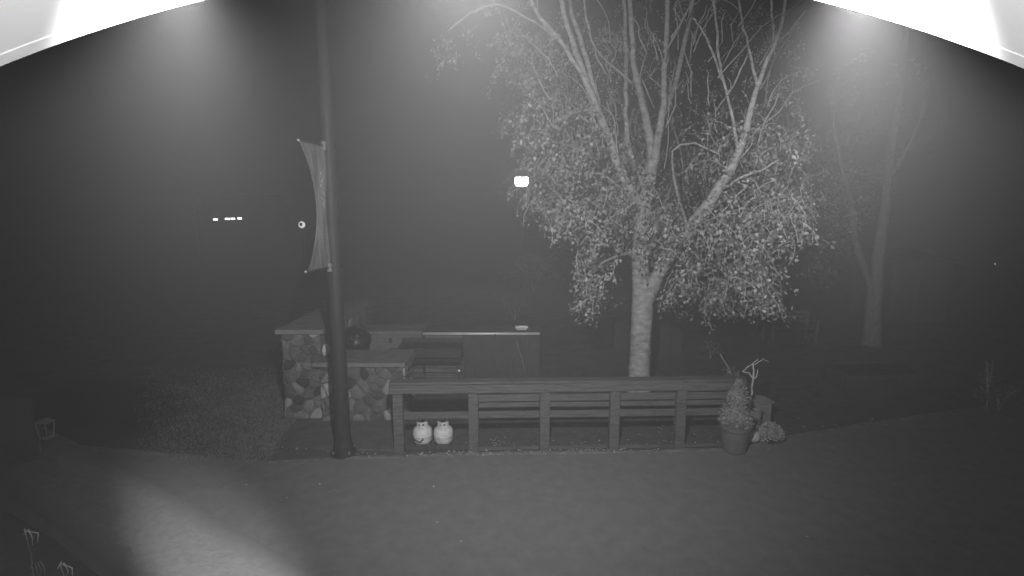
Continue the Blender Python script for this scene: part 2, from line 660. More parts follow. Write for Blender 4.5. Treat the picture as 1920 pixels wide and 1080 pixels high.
def stone_face(parent, o, ex, ey, en, w, h, n, seed):
    """irregular field stones with recessed joints on a rectangle: origin o, axes ex, ey, outward en"""
    rs = random.Random(seed)
    pts = []
    tries = 0
    dmin = 0.86 * math.sqrt(w * h / n)
    while len(pts) < n and tries < 20000:
        tries += 1
        p = (rs.uniform(0, w), rs.uniform(0, h))
        f = rs.uniform(0.55, 1.0)
        if all(math.hypot(p[0] - q[0], p[1] - q[1]) > dmin * f for q in pts):
            pts.append(p)
    for i, p in enumerate(pts):
        poly = [(0, 0), (w, 0), (w, h), (0, h)]
        for j, q in enumerate(pts):
            if i != j:
                dx, dy = q[0] - p[0], q[1] - p[1]
                L_ = math.hypot(dx, dy)
                if L_ > 1.2:
                    continue
                c = (q[0] ** 2 + q[1] ** 2 - p[0] ** 2 - p[1] ** 2) / 2
                poly = clip(poly, dx, dy, c - L_ * 0.007)
                if len(poly) < 3:
                    break
        if len(poly) < 3:
            continue
        for _ in range(2):                                   # round the corners
            nw = []
            for (x0, y0), (x1, y1) in zip(poly, poly[1:] + poly[:1]):
                nw += [(x0 * .78 + x1 * .22, y0 * .78 + y1 * .22), (x0 * .22 + x1 * .78, y0 * .22 + y1 * .78)]
            poly = nw
            if len(poly) > 14:
                break
        cx = sum(a for a, _ in poly) / len(poly)
        cy = sum(b for _, b in poly) / len(poly)
        dep = rs.uniform(0.025, 0.06)
        m = MB()
        k = len(poly)
        vs = []
        tx, ty = rs.uniform(-.12, .12), rs.uniform(-.12, .12)
        for s, dd in ((1.0, -0.01), (0.99, dep * 0.45), (0.9, dep * 0.85), (0.6, dep)):
            for (x, y) in poly:
                xx, yy = cx + (x - cx) * s, cy + (y - cy) * s
                dz = dd + ((xx - cx) * tx + (yy - cy) * ty if dd > 0 else 0) + (rs.uniform(-.005, .005) if s < 1 else 0)
                vs.append(o + ex * xx + ey * yy + en * dz)
        vs.append(o + ex * cx + ey * cy + en * (dep * 1.02))
        fs = []
        for r_ in range(3):
            for a in range(k):
                b = (a + 1) % k
                fs.append((r_ * k + a, r_ * k + b, (r_ + 1) * k + b, (r_ + 1) * k + a))
        fs += [(3 * k + a, 3 * k + (a + 1) % k, 4 * k) for a in range(k)]
        m.add(vs, fs)
        shade = rs.choices(range(6), (2, 3, 5, 5, 3, 1))[0]
        m.build('stone', 'stone_%d' % shade, parent, smooth=True)


X_, Y_, Z_ = Vector((1, 0, 0)), Vector((0, 1, 0)), Vector((0, 0, 1))

# tall left wing wall
wx0, wx1, wy0, wy1, wh = -4.10, -3.42, 8.80, 11.55, 1.58
tw = thing('stone_wing_wall', 'tall field stone wall end with pale cap slab, left of the dark pole', 'stone wall', ((wx0 + wx1) / 2, wy0, 0))
MB().box(((wx0 + wx1) / 2, (wy0 + wy1) / 2, wh / 2), (wx1 - wx0, wy1 - wy0, wh)).build('core', 'mortar', tw)
stone_face(tw, Vector((wx0, wy0, 0)), X_, Z_, -Y_, wx1 - wx0, wh, 34, 3)
stone_face(tw, Vector((wx0, wy1, 0)), -Y_, Z_, -X_, wy1 - wy0, wh, 60, 4)
stone_face(tw, Vector((wx1, wy0 + 0.7, 1.15)), Y_, Z_, X_, wy1 - wy0 - 0.7, wh - 1.15, 16, 5)
for i in range(3):
    y0 = wy0 - 0.09 + i * (wy1 - wy0 + 0.15) / 3
    MB().box(((wx0 + wx1) / 2, y0 + (wy1 - wy0 + .15) / 6, wh + 0.045), (wx1 - wx0 + 0.17, (wy1 - wy0 + .15) / 3 - 0.008, 0.085)).build('cap_slab', 'slab', tw, bevel=0.012)

# low stone counter in front
cx0, cx1, cy0, cy1, ch = -3.40, -1.93, 8.66, 9.42, 1.03
sc = thing('stone_counter', 'low field stone counter with thick pale countertop behind the pole', 'counter', ((cx0 + cx1) / 2, cy0, 0))
MB().box(((cx0 + cx1) / 2, (cy0 + cy1) / 2, ch / 2), (cx1 - cx0, cy1 - cy0, ch)).build('core', 'mortar', sc)
stone_face(sc, Vector((cx0, cy0, 0)), X_, Z_, -Y_, cx1 - cx0, ch, 52, 11)
stone_face(sc, Vector((cx1, cy0, 0)), Y_, Z_, X_, cy1 - cy0, ch, 24, 12)
MB().box(((cx0 + cx1) / 2 - 0.02, (cy0 + cy1) / 2 - 0.03, ch + 0.04), (cx1 - cx0 + 0.16, cy1 - cy0 + 0.14, 0.075)).build('countertop', 'slab', sc, bevel=0.012)

# back counter with plain face
bx0, bx1, by0 = -3.38, -2.03, 11.15
bc = thing('back_counter', 'plain faced back counter with pale top behind the griddle', 'counter', ((bx0 + bx1) / 2, by0, 0))
MB().box(((bx0 + bx1) / 2, by0 + 0.3, 0.5), (bx1 - bx0, 0.6, 1.0)).build('face', 'render_panel', bc, bevel=0.01)
MB().box(((bx0 + bx1) / 2, by0 + 0.3, 1.042), (bx1 - bx0 + 0.04, 0.72, 0.08)).build('countertop', 'slab', bc, bevel=0.012)
MB().box(at(732, 638, by0 - 0.012), (0.07, 0.02, 0.11)).build('outlet_cover', 'black_iron', bc, bevel=0.004)

# steel topped serving bar
sx0, sx1, sy0 = -2.00, 0.66, 11.05
sb = thing('serving_bar', 'long serving bar with bright steel top edge and dark board front', 'bar', ((sx0 + sx1) / 2, sy0, 0))
MB().box(((sx0 + sx1) / 2, sy0 + 0.33, 1.045), (sx1 - sx0, 0.72, 0.05)).build('bar_top', 'dark_wood', sb, bevel=0.014)
MB().tube([(sx0 + 0.02, sy0 - 0.035, 1.045), (sx1 - 0.04, sy0 - 0.035, 1.045)], 0.03, 12).build('steel_nosing', 'nosing', sb, smooth=True)
nb = 12
for i in range(nb):
    w = (sx1 - sx0 - 0.06) / nb
    bm_ = 'render_panel' if i < 4 else 'dark_wood'
    MB().box((sx0 + 0.03 + (i + 0.5) * w, sy0 + 0.06 + random.uniform(0, .008), 0.5), (w - 0.008, 0.025, 1.0)).build('front_board', bm_, sb, bevel=0.003)
MB().box(((sx0 + sx1) / 2, sy0 + 0.34, 0.5), (sx1 - sx0 - 0.08, 0.5, 1.0)).build('carcass', 'dark_wood', sb)
MB().box(at(928, 630, sy0 - 0.065), (0.05, 0.05, 0.07)).build('bottle_opener', 'black_iron', sb, bevel=0.006)
tp = at(978, 622, sy0 + 0.3)
ft = thing('foil_tray', 'small shiny foil tray near the right end of the steel bar', 'tray', (tp.x, tp.y, 1.07))
m = MB()
rct = lambda w, d_, z: [(tp.x - w, tp.y - d_, z), (tp.x + w, tp.y - d_, z), (tp.x + w, tp.y + d_, z), (tp.x - w, tp.y + d_, z)]
m.add(rct(.11, .08, 1.071) + rct(.135, .10, 1.115) + rct(.15, .115, 1.117) + rct(.13, .095, 1.112) + rct(.105, .075, 1.076),
      [(3, 2, 1, 0)] + [(r * 4 + i, r * 4 + (i + 1) % 4, r * 4 + 4 + (i + 1) % 4, r * 4 + 4 + i) for r in range(4) for i in range(4)] + [(16, 17, 18, 19)])
m.build('pan', 'foil', ft)
MB().box((tp.x, tp.y, 1.127), (0.29, 0.22, 0.012)).build('lid', 'foil', ft, bevel=0.004)

rod = MB().tube([at(986, 700, sy0 - 0.16), at(977, 668, sy0 - 0.10), at(968, 640, sy0 - 0.05)], 0.011, 6).build('leaning_rod', 'crate_wood', None, smooth=True, loc=at(986, 700, sy0 - 0.16))
tag(rod, 'thin pale rod leaning on the dark front of the serving bar', 'rod')

# flat top griddle on a folding stand
gy = 9.75
ga, gb = at(742, 655, gy), at(864, 655, gy)
gx0, gx1 = ga.x, gb.x
gr = thing('griddle_cart', 'long black flat top griddle on thin legs behind the fence', 'griddle', ((gx0 + gx1) / 2, gy + 0.25, 0))
MB().box(((gx0 + gx1) / 2, gy + 0.28, 0.93), (gx1 - gx0, 0.56, 0.15)).build('burner_box', 'black_iron', gr, bevel=0.012)
MB().box(((gx0 + gx1) / 2, gy + 0.28, 1.025), (gx1 - gx0 - 0.03, 0.54, 0.03)).build('griddle_plate', 'black_iron', gr, bevel=0.006)
MB().box(((gx0 + gx1) / 2, gy + 0.555, 1.08), (gx1 - gx0 - 0.03, 0.02, 0.10)).build('back_splash', 'black_iron', gr)
MB().tube([(gx0, gy + 0.06, 0.90), (gx0 - 0.14, gy + 0.07, 0.89), (gx0 - 0.185, gy + 0.1, 0.92), (gx0 - 0.15, gy + 0.16, 0.985), (gx0 - 0.03, gy + 0.2, 0.99)], 0.014, 8).build('side_handle', 'black_iron', gr, smooth=True)
for x in (gx0 + 0.16, gx1 - 0.04):
    for y in (gy + 0.04, gy + 0.52):
        MB().tube([(x, y, 0.855), (x, y, 0.0)], 0.016, 8).build('leg', 'black_iron', gr, smooth=True)
for y in (gy + 0.04, gy + 0.52):
    MB().tube([(gx0 + 0.16, y, 0.50), (gx1 - 0.04, y, 0.48)], 0.011, 8).build('stretcher', 'black_iron', gr)
    MB().tube([(gx0 + 0.10, y, 0.80), (gx1 - 0.04, y, 0.80)], 0.011, 8).build('stretcher', 'black_iron', gr)
MB().tube([(gx1 - 0.35, gy + 0.03, 0.80), (gx1 - 0.15, gy + 0.03, 0.75), (gx1 - 0.05, gy + 0.03, 0.62)], 0.010, 8).build('brace', 'black_iron', gr)
MB().lathe([(0.004, 0), (0.022, 0.004), (0.022, 0.02), (0.004, 0.024)], (gx1 - 0.04, gy + 0.0, 0.60), 12, Matrix.Rotation(R(90), 3, 'X')).build('valve_knob', 'foil', gr)
MB().tube([(gx1 + 0.0, gy + 0.1, 0.93), (gx1 + 0.16, gy + 0.1, 0.92), (gx1 + 0.15, gy + 0.1, 0.84)], 0.012, 8).build('side_handle', 'black_iron', gr)

# kettle grill with its lid tipped open
kc = at(664, 655, 9.85)
kz = 0.92
kg = thing('kettle_grill', 'black round kettle grill with lid tipped open beside the pole', 'grill', (kc.x, kc.y, 0))
MB().lathe([(0.05, -0.24), (0.15, -0.2), (0.24, -0.11), (0.285, 0.0), (0.292, 0.005), (0.275, 0.0), (0.23, -0.1), (0.14, -0.185), (0.0, -0.21)], (kc.x, kc.y, kz), 28, closed=False).build('bowl', 'black_enamel', kg, smooth=True)
MB().lathe([(0.0, -0.03), (0.26, -0.03), (0.26, -0.024), (0.0, -0.024)], (kc.x, kc.y, kz), 24, closed=False).build('grate', 'steel', kg)
rot = Matrix.Rotation(R(8), 3, 'Z') @ Matrix.Rotation(R(-72), 3, 'X') @ Matrix.Rotation(0, 3, 'Z')
lc = Vector((kc.x + 0.01, kc.y + 0.16, kz + 0.27))
MB().lathe([(0.288, 0.0), (0.285, -0.02), (0.27, 0.05), (0.21, 0.13), (0.11, 0.18), (0.02, 0.19), (0.02, 0.182), (0.1, 0.172), (0.2, 0.122), (0.262, 0.045), (0.278, -0.015)], lc, 30, rot, closed=False).build('lid', 'black_enamel', kg, smooth=True)
MB().lathe([(0.276, -0.024), (0.292, -0.022), (0.292, -0.006), (0.286, -0.004)], lc, 30, rot, closed=False).build('lid_rim', 'black_enamel', kg, smooth=True)
MB().tube([lc + rot @ Vector((-0.08, -0.02, 0.16)), lc + rot @ Vector((-0.04, -0.02, 0.24)), lc + rot @ Vector((0.04, -0.02, 0.24)), lc + rot @ Vector((0.08, -0.02, 0.16))], 0.012, 8).build('lid_handle', 'steel', kg)
for k in range(3):
    a = R(90 + 120 * k)
    MB().tube([(kc.x + 0.19 * math.cos(a), kc.y + 0.19 * math.sin(a), kz - 0.15), (kc.x + 0.3 * math.cos(a), kc.y + 0.3 * math.sin(a), 0.0)], 0.014, 8).build('leg', 'steel', kg)
MB().tube([(kc.x + 0.27, kc.y - 0.12, kz - 0.02), (kc.x + 0.34, kc.y - 0.12, kz + 0.02), (kc.x + 0.37, kc.y - 0.03, kz + 0.06), (kc.x + 0.29, kc.y + 0.05, kz)], 0.011, 8).build('side_handle', 'steel', kg)
tl = at(660, 636, kc.y - 0.02)
tg = thing('grill_tongs', 'short steel tongs hanging on the open grill lid', 'tongs', tl)
for s in (-1, 1):
    MB().beam(tl + Vector((-0.06, 0, 0.04)), tl + Vector((0.06 + 0.01 * s, 0, -0.05 + 0.012 * s)), 0.008, 0.012).build('arm', 'steel', tg)


def pumpkin(name, label, c, r, h, group=None):
    t = thing(name, label, 'pumpkin', c, group)
    pr = [(r * math.sin(a) * (1 if 0.02 < a < 3.1 else 0.02), h / 2 - (h / 2) * math.cos(a) - (0.03 * h if a > 2.9 else 0)) for a in [math.pi * i / 14 for i in range(15)]]
    pr = [(max(rr, 0.004), hh) for rr, hh in pr]
    MB().lathe(pr, c, 40, lobes=10, lobe_amp=0.07).build('rind', 'pumpkin', t, smooth=True)
    MB().tube([Vector(c) + Vector((0, 0, h * 0.95)), Vector(c) + Vector((0.01, 0, h * 1.08)), Vector(c) + Vector((0.03, 0.01, h * 1.2))], [r * .14, r * .1, r * .12], 7).build('stem', 'stem', t)
    return t


pc = at(606, 655, 9.0)
pumpkin('pumpkin', 'pale round pumpkin on the low stone counter, half behind the pole', Vector((pc.x, pc.y, ch + 0.078)), 0.115, 0.24)

# dark board leaning at the end of the counter
la, lb = at(742, 712, 8.35), at(772, 668, 9.3)
lbo = MB().beam(V3(gp(738, 770), 0.02), Vector((-1.80, 9.2, 1.15)), 0.16, 0.03).build('leaning_board', 'dark_wood', None, bevel=0.004, loc=gp(738, 770))
tag(lbo, 'dark board leaning on the right end of the stone counter', 'board')

# ------------------------------------------------------------------ rail fence
fa, fb = gp(745, 848), gp(1385, 838)
fd = (fb - fa).normalized()
fn = Vector((fd.y, -fd.x, 0))                     # towards the camera
fl = (fb - fa).length
fe = thing('rail_fence', 'weathered wooden rail fence running across the middle of the view', 'fence', fa)


def fence_t(px):
    # distance along the fence of the plumb line seen at this pixel, at mid height
    d = ray(px, 790)
    # solve (fa + t*fd) on the vertical plane through the camera and the pixel
    return (fa.x * d.y - fa.y * d.x) / (fd.y * d.x - fd.x * d.y)


post_t = [fence_t(p) for p in (748, 888, 1021, 1151, 1274, 1378)]
ROTF = Matrix.Rotation(math.atan2(fd.y, fd.x), 3, 'Z')
for t in post_t:
    b = fa + fd * t
    MB().box(V3(b, 0.56), (0.15, 0.13, 1.12), ROTF).build('post', 'fence_wood', fe, bevel=0.006)
t0, t1 = post_t[0] - 0.12, post_t[-1] + 0.1


def rail(ta, tb, z, h, thick, off, name='rail', mt='fence_rail'):
    a, b = fa + fd * ta + fn * off, fa + fd * tb + fn * off
    return MB().beam(V3(a, z), V3(b, z + random.uniform(-.006, .006)), thick, h).build(name, mt, fe, bevel=0.005)


half = (t0 + t1) / 2
for a, b in ((t0, post_t[2]), (post_t[2] + 0.004, post_t[4]), (post_t[4] + 0.004, t1)):
    rail(a, b, 1.14, 0.035, 0.20, 0.0, 'cap_rail')
    rail(a, b, 1.05, 0.13, 0.035, 0.084, 'rail')
for i in range(5):
    a, b = post_t[i] + 0.08, post_t[i + 1] - 0.08
    rail(a, b, 0.60 if i else 0.60, 0.11, 0.035, 0.0)
    if i:
        rail(a, b, 0.86, 0.11, 0.03, -0.02)
        rail(a, b, 0.74, 0.075, 0.03, -0.035)
    rail(a, b, 0.075 if i == 0 else 0.04, 0.09 if i == 0 else 0.05, 0.04, 0.0, 'kick_board', 'dark_wood' if i == 0 else 'fence_rail')

# ------------------------------------------------------------------ propane cylinders
def cylinder(px, label, torn):
    c = gp(px, 835)
    t = thing('propane_cylinder', label, 'gas cylinder', V3(c, 0), 'gas cylinders behind the fence')
    MB().lathe([(0.10, 0.0), (0.105, 0.0), (0.105, 0.05), (0.10, 0.05)], c, 24).build('foot_ring', 'tank_paint', t)
    MB().lathe([(0.03, 0.045), (0.11, 0.055), (0.142, 0.085), (0.153, 0.13), (0.153, 0.185), (0.156, 0.19), (0.153, 0.195), (0.153, 0.25), (0.14, 0.295), (0.10, 0.325), (0.04, 0.338)], c, 32).build('tank', 'tank_paint', t, smooth=True)
    MB().lathe([(0.02, 0.33), (0.028, 0.35), (0.022, 0.385), (0.03, 0.39), (0.03, 0.42), (0.01, 0.425)], c, 12).build('valve', 'black_iron', t, smooth=True)
    m = MB()                                       # collar with hand holes: front plate has two openings
    rr, n = 0.092, 36
    for k in range(n):
        a0, a1 = 2 * math.pi * k / n, 2 * math.pi * (k + 1) / n
        deg = math.degrees((a0 + a1) / 2) % 360
        lo_, hi_ = 0.325, 0.445
        spans = [(lo_, hi_)]
        if 240 < deg < 262 or 278 < deg < 300:
            spans = [(lo_, 0.36), (0.40, 0.425)]
        elif 262 <= deg <= 278:
            spans = [(lo_, 0.425)]
        elif 60 < deg < 120:
            spans = [(lo_, 0.36)]
        elif 225 < deg < 315:
            spans = [(lo_, 0.425)]
        for z0, z1 in spans:
            q = []
            for r_ in (rr, rr - 0.006):
                for a in (a0, a1):
                    for z in (z0, z1):
                        q.append(c + Vector((r_ * math.cos(a), r_ * math.sin(a), z)))
            m.add(q, [(0, 2, 3, 1), (4, 5, 7, 6), (1, 3, 7, 5), (0, 4, 6, 2), (0, 1, 5, 4), (2, 6, 7, 3)])
    m.build('collar', 'tank_paint', t)
    if torn:
        m = MB()
        pts = []
        for i in range(9):
            a = R(214 + i * 9)
            z = 0.135 + 0.012 * math.sin(i * 0.9) + (0.02 if i > 6 else 0)
            for dz in (-0.014, 0.014 if i < 7 else 0.03):
                pts.append(c + Vector((0.1555 * math.cos(a), 0.1555 * math.sin(a), z + dz)))
        m.add(pts, [(2 * i, 2 * i + 2, 2 * i + 3, 2 * i + 1) for i in range(8)])
        m.build('label_band', 'tank_label', t)
    return t


cylinder(793, 'white gas cylinder with dark curved label, the left of the pair', True)
cylinder(832, 'plain white gas cylinder, the right of the pair', False)

# ------------------------------------------------------------------ planter with clipped evergreen
pc = gp(1376, 845)
pt = thing('planter', 'large tapered pot at the right end of the fence', 'planter', V3(pc, 0))
MB().lathe([(0.16, 0.0), (0.18, 0.03), (0.215, 0.36), (0.235, 0.38), (0.235, 0.44), (0.215, 0.445), (0.20, 0.40), (0.0, 0.40)], pc, 28, closed=False).build('pot', 'pot_clay', pt, smooth=False, bevel=0.004)
ev = thing('conical_evergreen', 'small clipped evergreen in two tiers growing in the tapered pot', 'evergreen', V3(pc, 0.40))


def tier(c, z0, z1, rmax, n, pw=0.75):
    out = []
    for _ in range(n):
        h = RNG.random()
        prof_r = rmax * (math.sin(math.pi * min(1.0, 0.22 + 0.78 * h)) ** pw) * (1 + 0.12 * RNG.normal() * 0.6)
        a = RNG.uniform(0, 2 * math.pi)
        rr = prof_r * (0.82 + 0.25 * RNG.random())
        out.append((c.x + rr * math.cos(a), c.y + rr * math.sin(a), z0 + (z1 - z0) * h))
    return out


m = MB()
m.lathe([(0.05, 0.36), (0.16, 0.46), (0.19, 0.56), (0.165, 0.66), (0.10, 0.76), (0.105, 0.84), (0.095, 0.95), (0.05, 1.05), (0.005, 1.09)], pc, 22)
for v in m.v:
    k = 1 + 0.12 * math.sin(v.x * 41 + v.z * 33) * math.cos(v.y * 37 - v.z * 21)
    v.x, v.y = pc.x + (v.x - pc.x) * k, pc.y + (v.y - pc.y) * k
m.build('inner_foliage', 'needle', ev, smooth=True)
Vv, Q = leaves(tier(pc, 0.40, 0.82, 0.215, 2600) + tier(pc, 0.72, 1.13, 0.125, 1400, 0.85), 0.062, 0.022)
np_mesh('foliage', Vv, Q, 'needle', ev, kind='stuff')

# dead flower stalks behind the pot
ds = gp(1384, 815)
st = thing('dry_stalks', 'thin dark dry stalks rising behind the clipped evergreen', 'plant', V3(ds, 0))
MB().lathe([(0.10, 0.0), (0.13, 0.25), (0.12, 0.25), (0.0, 0.22)], V3(ds, 0), 16, closed=False).build('pot', 'pot_clay', st)
for path_ in ([(1384, 815), (1380, 760), (1376, 712), (1366, 690), (1350, 664)], [(1384, 815), (1378, 740), (1372, 704), (1362, 692)], [(1384, 815), (1385, 740), (1384, 700)], [(1378, 740), (1360, 745), (1346, 752)]):
    MB().tube([at(a, b, ds.y) for a, b in path_], 0.008, 6).build('stalk', 'twig', st)
Vv, Q = leaves([np.array(at(x + random.gauss(0, 5), y + random.gauss(0, 5), ds.y + random.gauss(0, .05))) for x, y in ((1376, 697), (1366, 695), (1384, 703), (1376, 706)) for _ in range(22)], 0.05, 0.03)
np_mesh('seed_heads', Vv, Q, 'shrub_leaf', st, kind='stuff')

# pale contorted stick in a tall pot
cs = gp(1412, 812)
cb = thing('contorted_branch', 'pale bare contorted branch standing in a narrow pot', 'branch', V3(cs, 0.4))
for path_, r in (([(1406, 764), (1408, 745), (1412, 720), (1413, 700), (1412, 682)], 0.022), ([(1413, 710), (1404, 699), (1393, 697)], 0.015), ([(1393, 697), (1402, 688), (1412, 682), (1421, 672)], 0.011),
                 ([(1413, 712), (1419, 705), (1420, 693)], 0.012), ([(1412, 684), (1424, 679), (1430, 673), (1442, 679)], 0.008)):
    pts = [at(a, b, cs.y + 0.02) for a, b in path_]
    fine = []
    for a, b in zip(pts, pts[1:]):
        for i in range(3):
            fine.append(a.lerp(b, i / 3) + Vector((random.gauss(0, .006), random.gauss(0, .006), random.gauss(0, .004))))
    fine.append(pts[-1])
    MB().tube(fine, [r * (1 - 0.5 * i / len(fine)) for i in range(len(fine))], 8).build('limb', 'pale_stick', cb, smooth=True)
tpz = 0.42
npot = thing('narrow_pot', 'narrow tall pot holding the contorted branch', 'pot', V3(cs, 0))
MB().lathe([(0.085, 0.0), (0.10, 0.02), (0.115, tpz - 0.04), (0.125, tpz - 0.03), (0.125, tpz), (0.105, tpz), (0.10, tpz - 0.05), (0.0, tpz - 0.05)], V3(cs, 0), 20, closed=False).build('pot', 'crate_wood', npot, bevel=0.003)

# square wooden planter behind
wb = gp(1428, 806) + Vector((0, 0.12, 0))
wp = thing('wooden_planter', 'square slatted wooden planter box behind the pumpkin', 'planter', V3(wb, 0))
for k in range(4):
    a = R(90 * k + 12)
    nrm = Vector((math.cos(a), math.sin(a), 0))
    sd = Vector((-nrm.y, nrm.x, 0))
    for i in (-1, 0, 1):
        MB().box(V3(wb, 0.25) + nrm * 0.13 + sd * (i * 0.082), (0.02, 0.078, 0.48), Matrix.Rotation(a, 3, 'Z')).build('slat', 'crate_wood', wp, bevel=0.003)
    MB().box(V3(wb, 0.5) + nrm * 0.14, (0.05, 0.31, 0.03), Matrix.Rotation(a, 3, 'Z')).build('top_trim', 'crate_wood', wp, bevel=0.004)
MB().box(V3(wb, 0.4), (0.22, 0.22, 0.02), Matrix.Rotation(R(12), 3, 'Z')).build('soil', 'mulch', wp)

pk = gp(1412, 829)
pumpkin('pumpkin', 'small pumpkin on the ground between the tapered pot and the flowering mum', V3(pk, 0.004), 0.10, 0.20)

mc = gp(1443, 830)
mu = thing('flowering_mum', 'low domed flowering plant in a small black pot right of the pumpkin', 'flowers', V3(mc, 0))
MB().lathe([(0.075, 0.0), (0.10, 0.12), (0.108, 0.12), (0.108, 0.14), (0.095, 0.14), (0.0, 0.12)], V3(mc, 0), 18, closed=False).build('pot', 'pot_black', mu)
pts = []
for _ in range(1500):
    a, e_ = RNG.uniform(0, 2 * math.pi), RNG.random() ** 0.7 * math.pi / 2 * 1.12
    rr = 0.19 * (0.85 + 0.2 * RNG.random()) * (1 + 0.08 * math.sin(a * 5))
    pts.append((mc.x + rr * math.sin(e_) * math.cos(a), mc.y + rr * math.sin(e_) * math.sin(a), 0.15 + 0.16 * math.cos(e_) * (0.9 + 0.2 * RNG.random())))
Vv, Q = leaves(pts, 0.04, 0.028)
np_mesh('blooms', Vv, Q, 'petal', mu, kind='stuff')
m = MB().lathe([(0.04, 0.11), (0.16, 0.14), (0.165, 0.2), (0.12, 0.27), (0.01, 0.3)], V3(mc, 0), 18)
m.build('stems', 'shrub_leaf', mu, smooth=True)

# flat stone slab under the pots' edge
fs = MB().box(V3((gp(1392, 828) + gp(1432, 824)) / 2, 0.012), (0.42, 0.10, 0.03), Matrix.Rotation(R(10), 3, 'Z')).build('edging_stone', 'debris', None, bevel=0.008, loc=V3(gp(1410, 826), 0))
tag(fs, 'flat pale edging stone lying in front of the small pumpkin', 'stone')

# ------------------------------------------------------------------ the birch
BY = 9.6
bb = at(1198, 752, BY)
bt = thing('birch_tree', 'large pale barked birch forking low behind the fence, still in leaf', 'tree', (bb.x, bb.y, 0))


def limb(path_, parent, name='limb', mt='bark_birch', n=14, sub=4, wob=0.03):
    """points of (px, py, depth, width in px)"""
    P, Rr = [], []
    for px, py, Y, w in path_:
        p = at(px, py, Y)
        P.append(p)
        Rr.append(0.5 * w / F * (Y / ray(px, py).y))
    fp, fr = [], []
    N = len(P)
    for i in range(N - 1):                          # Catmull-Rom through the points
        p0, p1, p2, p3 = P[max(i - 1, 0)], P[i], P[i + 1], P[min(i + 2, N - 1)]
        for k in range(sub):
            t = k / sub
            q = 0.5 * ((2 * p1) + (p2 - p0) * t + (2 * p0 - 5 * p1 + 4 * p2 - p3) * t * t + (3 * p1 - p0 - 3 * p2 + p3) * t ** 3)
            rq = Rr[i] * (1 - t) + Rr[i + 1] * t
            if k and rq < 0.09:                       # crooked growth on the thinner wood
                q = q + Vector((random.gauss(0, .011), random.gauss(0, .011), random.gauss(0, .011)))
            fp.append(q)
            fr.append(rq)
    fp.append(P[-1])
    fr.append(Rr[-1])
    return MB().tube(fp, fr, n, wob=wob).build(name, mt, parent, smooth=True)


tr_base = [(1197, 762, BY, 56), (1198, 735, BY, 46), (1199, 700, BY, 40), (1201, 640, BY, 38), (1204, 580, BY, 40), (1203, 540, BY, 34), (1200, 480, BY, 30), (1203, 420, BY, 29), (1212, 370, BY, 26), (1222, 310, BY - .05, 22)]
limb(tr_base, bt, 'trunk', n=20, sub=6)
limb([(1206, 585, BY, 24), (1222, 540, BY - .1, 28), (1250, 490, BY - .3, 24), (1292, 430, BY - .5, 23), (1340, 365, BY - .7, 20), (1385, 285, BY - .8, 15), (1408, 205, BY - .9, 11), (1432, 130, BY - .9, 8), (1465, 50, BY - .9, 6), (1482, -50, BY - .9, 5)], bt)
limb([(1205, 395, BY, 20), (1190, 370, BY - .1, 19), (1165, 320, BY - .2, 17), (1143, 262, BY - .3, 15), (1120, 205, BY - .4, 14), (1088, 120, BY - .5, 11), (1058, 30, BY - .6, 9), (1040, -60, BY - .6, 8)], bt)
limb([(1120, 205, BY - .4, 10), (1105, 130, BY - .2, 9), (1080, 50, BY - .1, 8), (1060, -40, BY, 6)], bt)
limb([(1120, 215, BY - .4, 9), (1108, 170, BY - .5, 9), (1060, 90, BY - .7, 8), (1000, 10, BY - .9, 6), (985, -40, BY - .9, 5)], bt)
limb([(1222, 315, BY - .05, 20), (1222, 280, BY, 17), (1210, 215, BY + .1, 14), (1192, 140, BY + .2, 11), (1184, 60, BY + .2, 9), (1180, -50, BY + .2, 8)], bt)
limb([(1210, 350, BY, 12), (1185, 300, BY + .4, 10), (1175, 230, BY + .6, 9), (1174, 150, BY + .7, 8), (1172, 50, BY + .8, 7), (1165, -50, BY + .8, 6)], bt)
limb([(1224, 310, BY - .05, 17), (1238, 240, BY - .2, 14), (1245, 150, BY - .3, 11), (1250, 60, BY - .3, 9), (1254, -50, BY - .3, 8)], bt)
limb([(1240, 225, BY - .2, 10), (1262, 170, BY, 10), (1278, 105, BY + .2, 9), (1296, 20, BY + .3, 8), (1305, -50, BY + .3, 6)], bt)
limb([(1385, 285, BY - .8, 7), (1376, 230, BY - 1.0, 6), (1356, 150, BY - 1.1, 5), (1345, 90, BY - 1.1, 5), (1338, -30, BY - 1.1, 4)], bt, n=8)
limb([(1358, 155, BY - 1.1, 4), (1330, 85, BY - 1.2, 4), (1313, 50, BY - 1.2, 3.5), (1295, 34, BY - 1.2, 3)], bt, n=8)
limb([(1363, 180, BY - 1.1, 4), (1385, 140, BY - 1.1, 3.5), (1402, 100, BY - 1.1, 3)], bt, n=8)
limb([(1420, 160, BY - .9, 6), (1405, 95, BY - .8, 5), (1392, 40, BY - .8, 4), (1385, -30, BY - .8, 4)], bt, n=8)
limb([(1425, 150, BY - .9, 5), (1447, 95, BY - .7, 5), (1447, 10, BY - .7, 4), (1446, -40, BY - .7, 4)], bt, n=8)
limb([(1450, 80, BY - .9, 4), (1480, 60, BY - .8, 4), (1510, 20, BY - .7, 3)], bt, n=8)
limb([(1190, 376, BY - .1, 5), (1162, 352, BY - .4, 4.5), (1140, 333, BY - .6, 4), (1110, 322, BY - .7, 3)], bt, n=8)
limb([(1150, 270, BY - .3, 5), (1130, 250, BY - .5, 4), (1085, 215, BY - .7, 3)], bt, n=8)
limb([(1190, 160, BY + .2, 5), (1150, 125, BY - .1, 4), (1120, 95, BY - .3, 4), (1100, 40, BY - .4, 4), (1092, -30, BY - .4, 3)], bt, n=8)
limb([(1345, 360, BY - .7, 6), (1395, 330, BY - .8, 5), (1430, 318, BY - .9, 4), (1460, 300, BY - 1, 3)], bt, n=8)
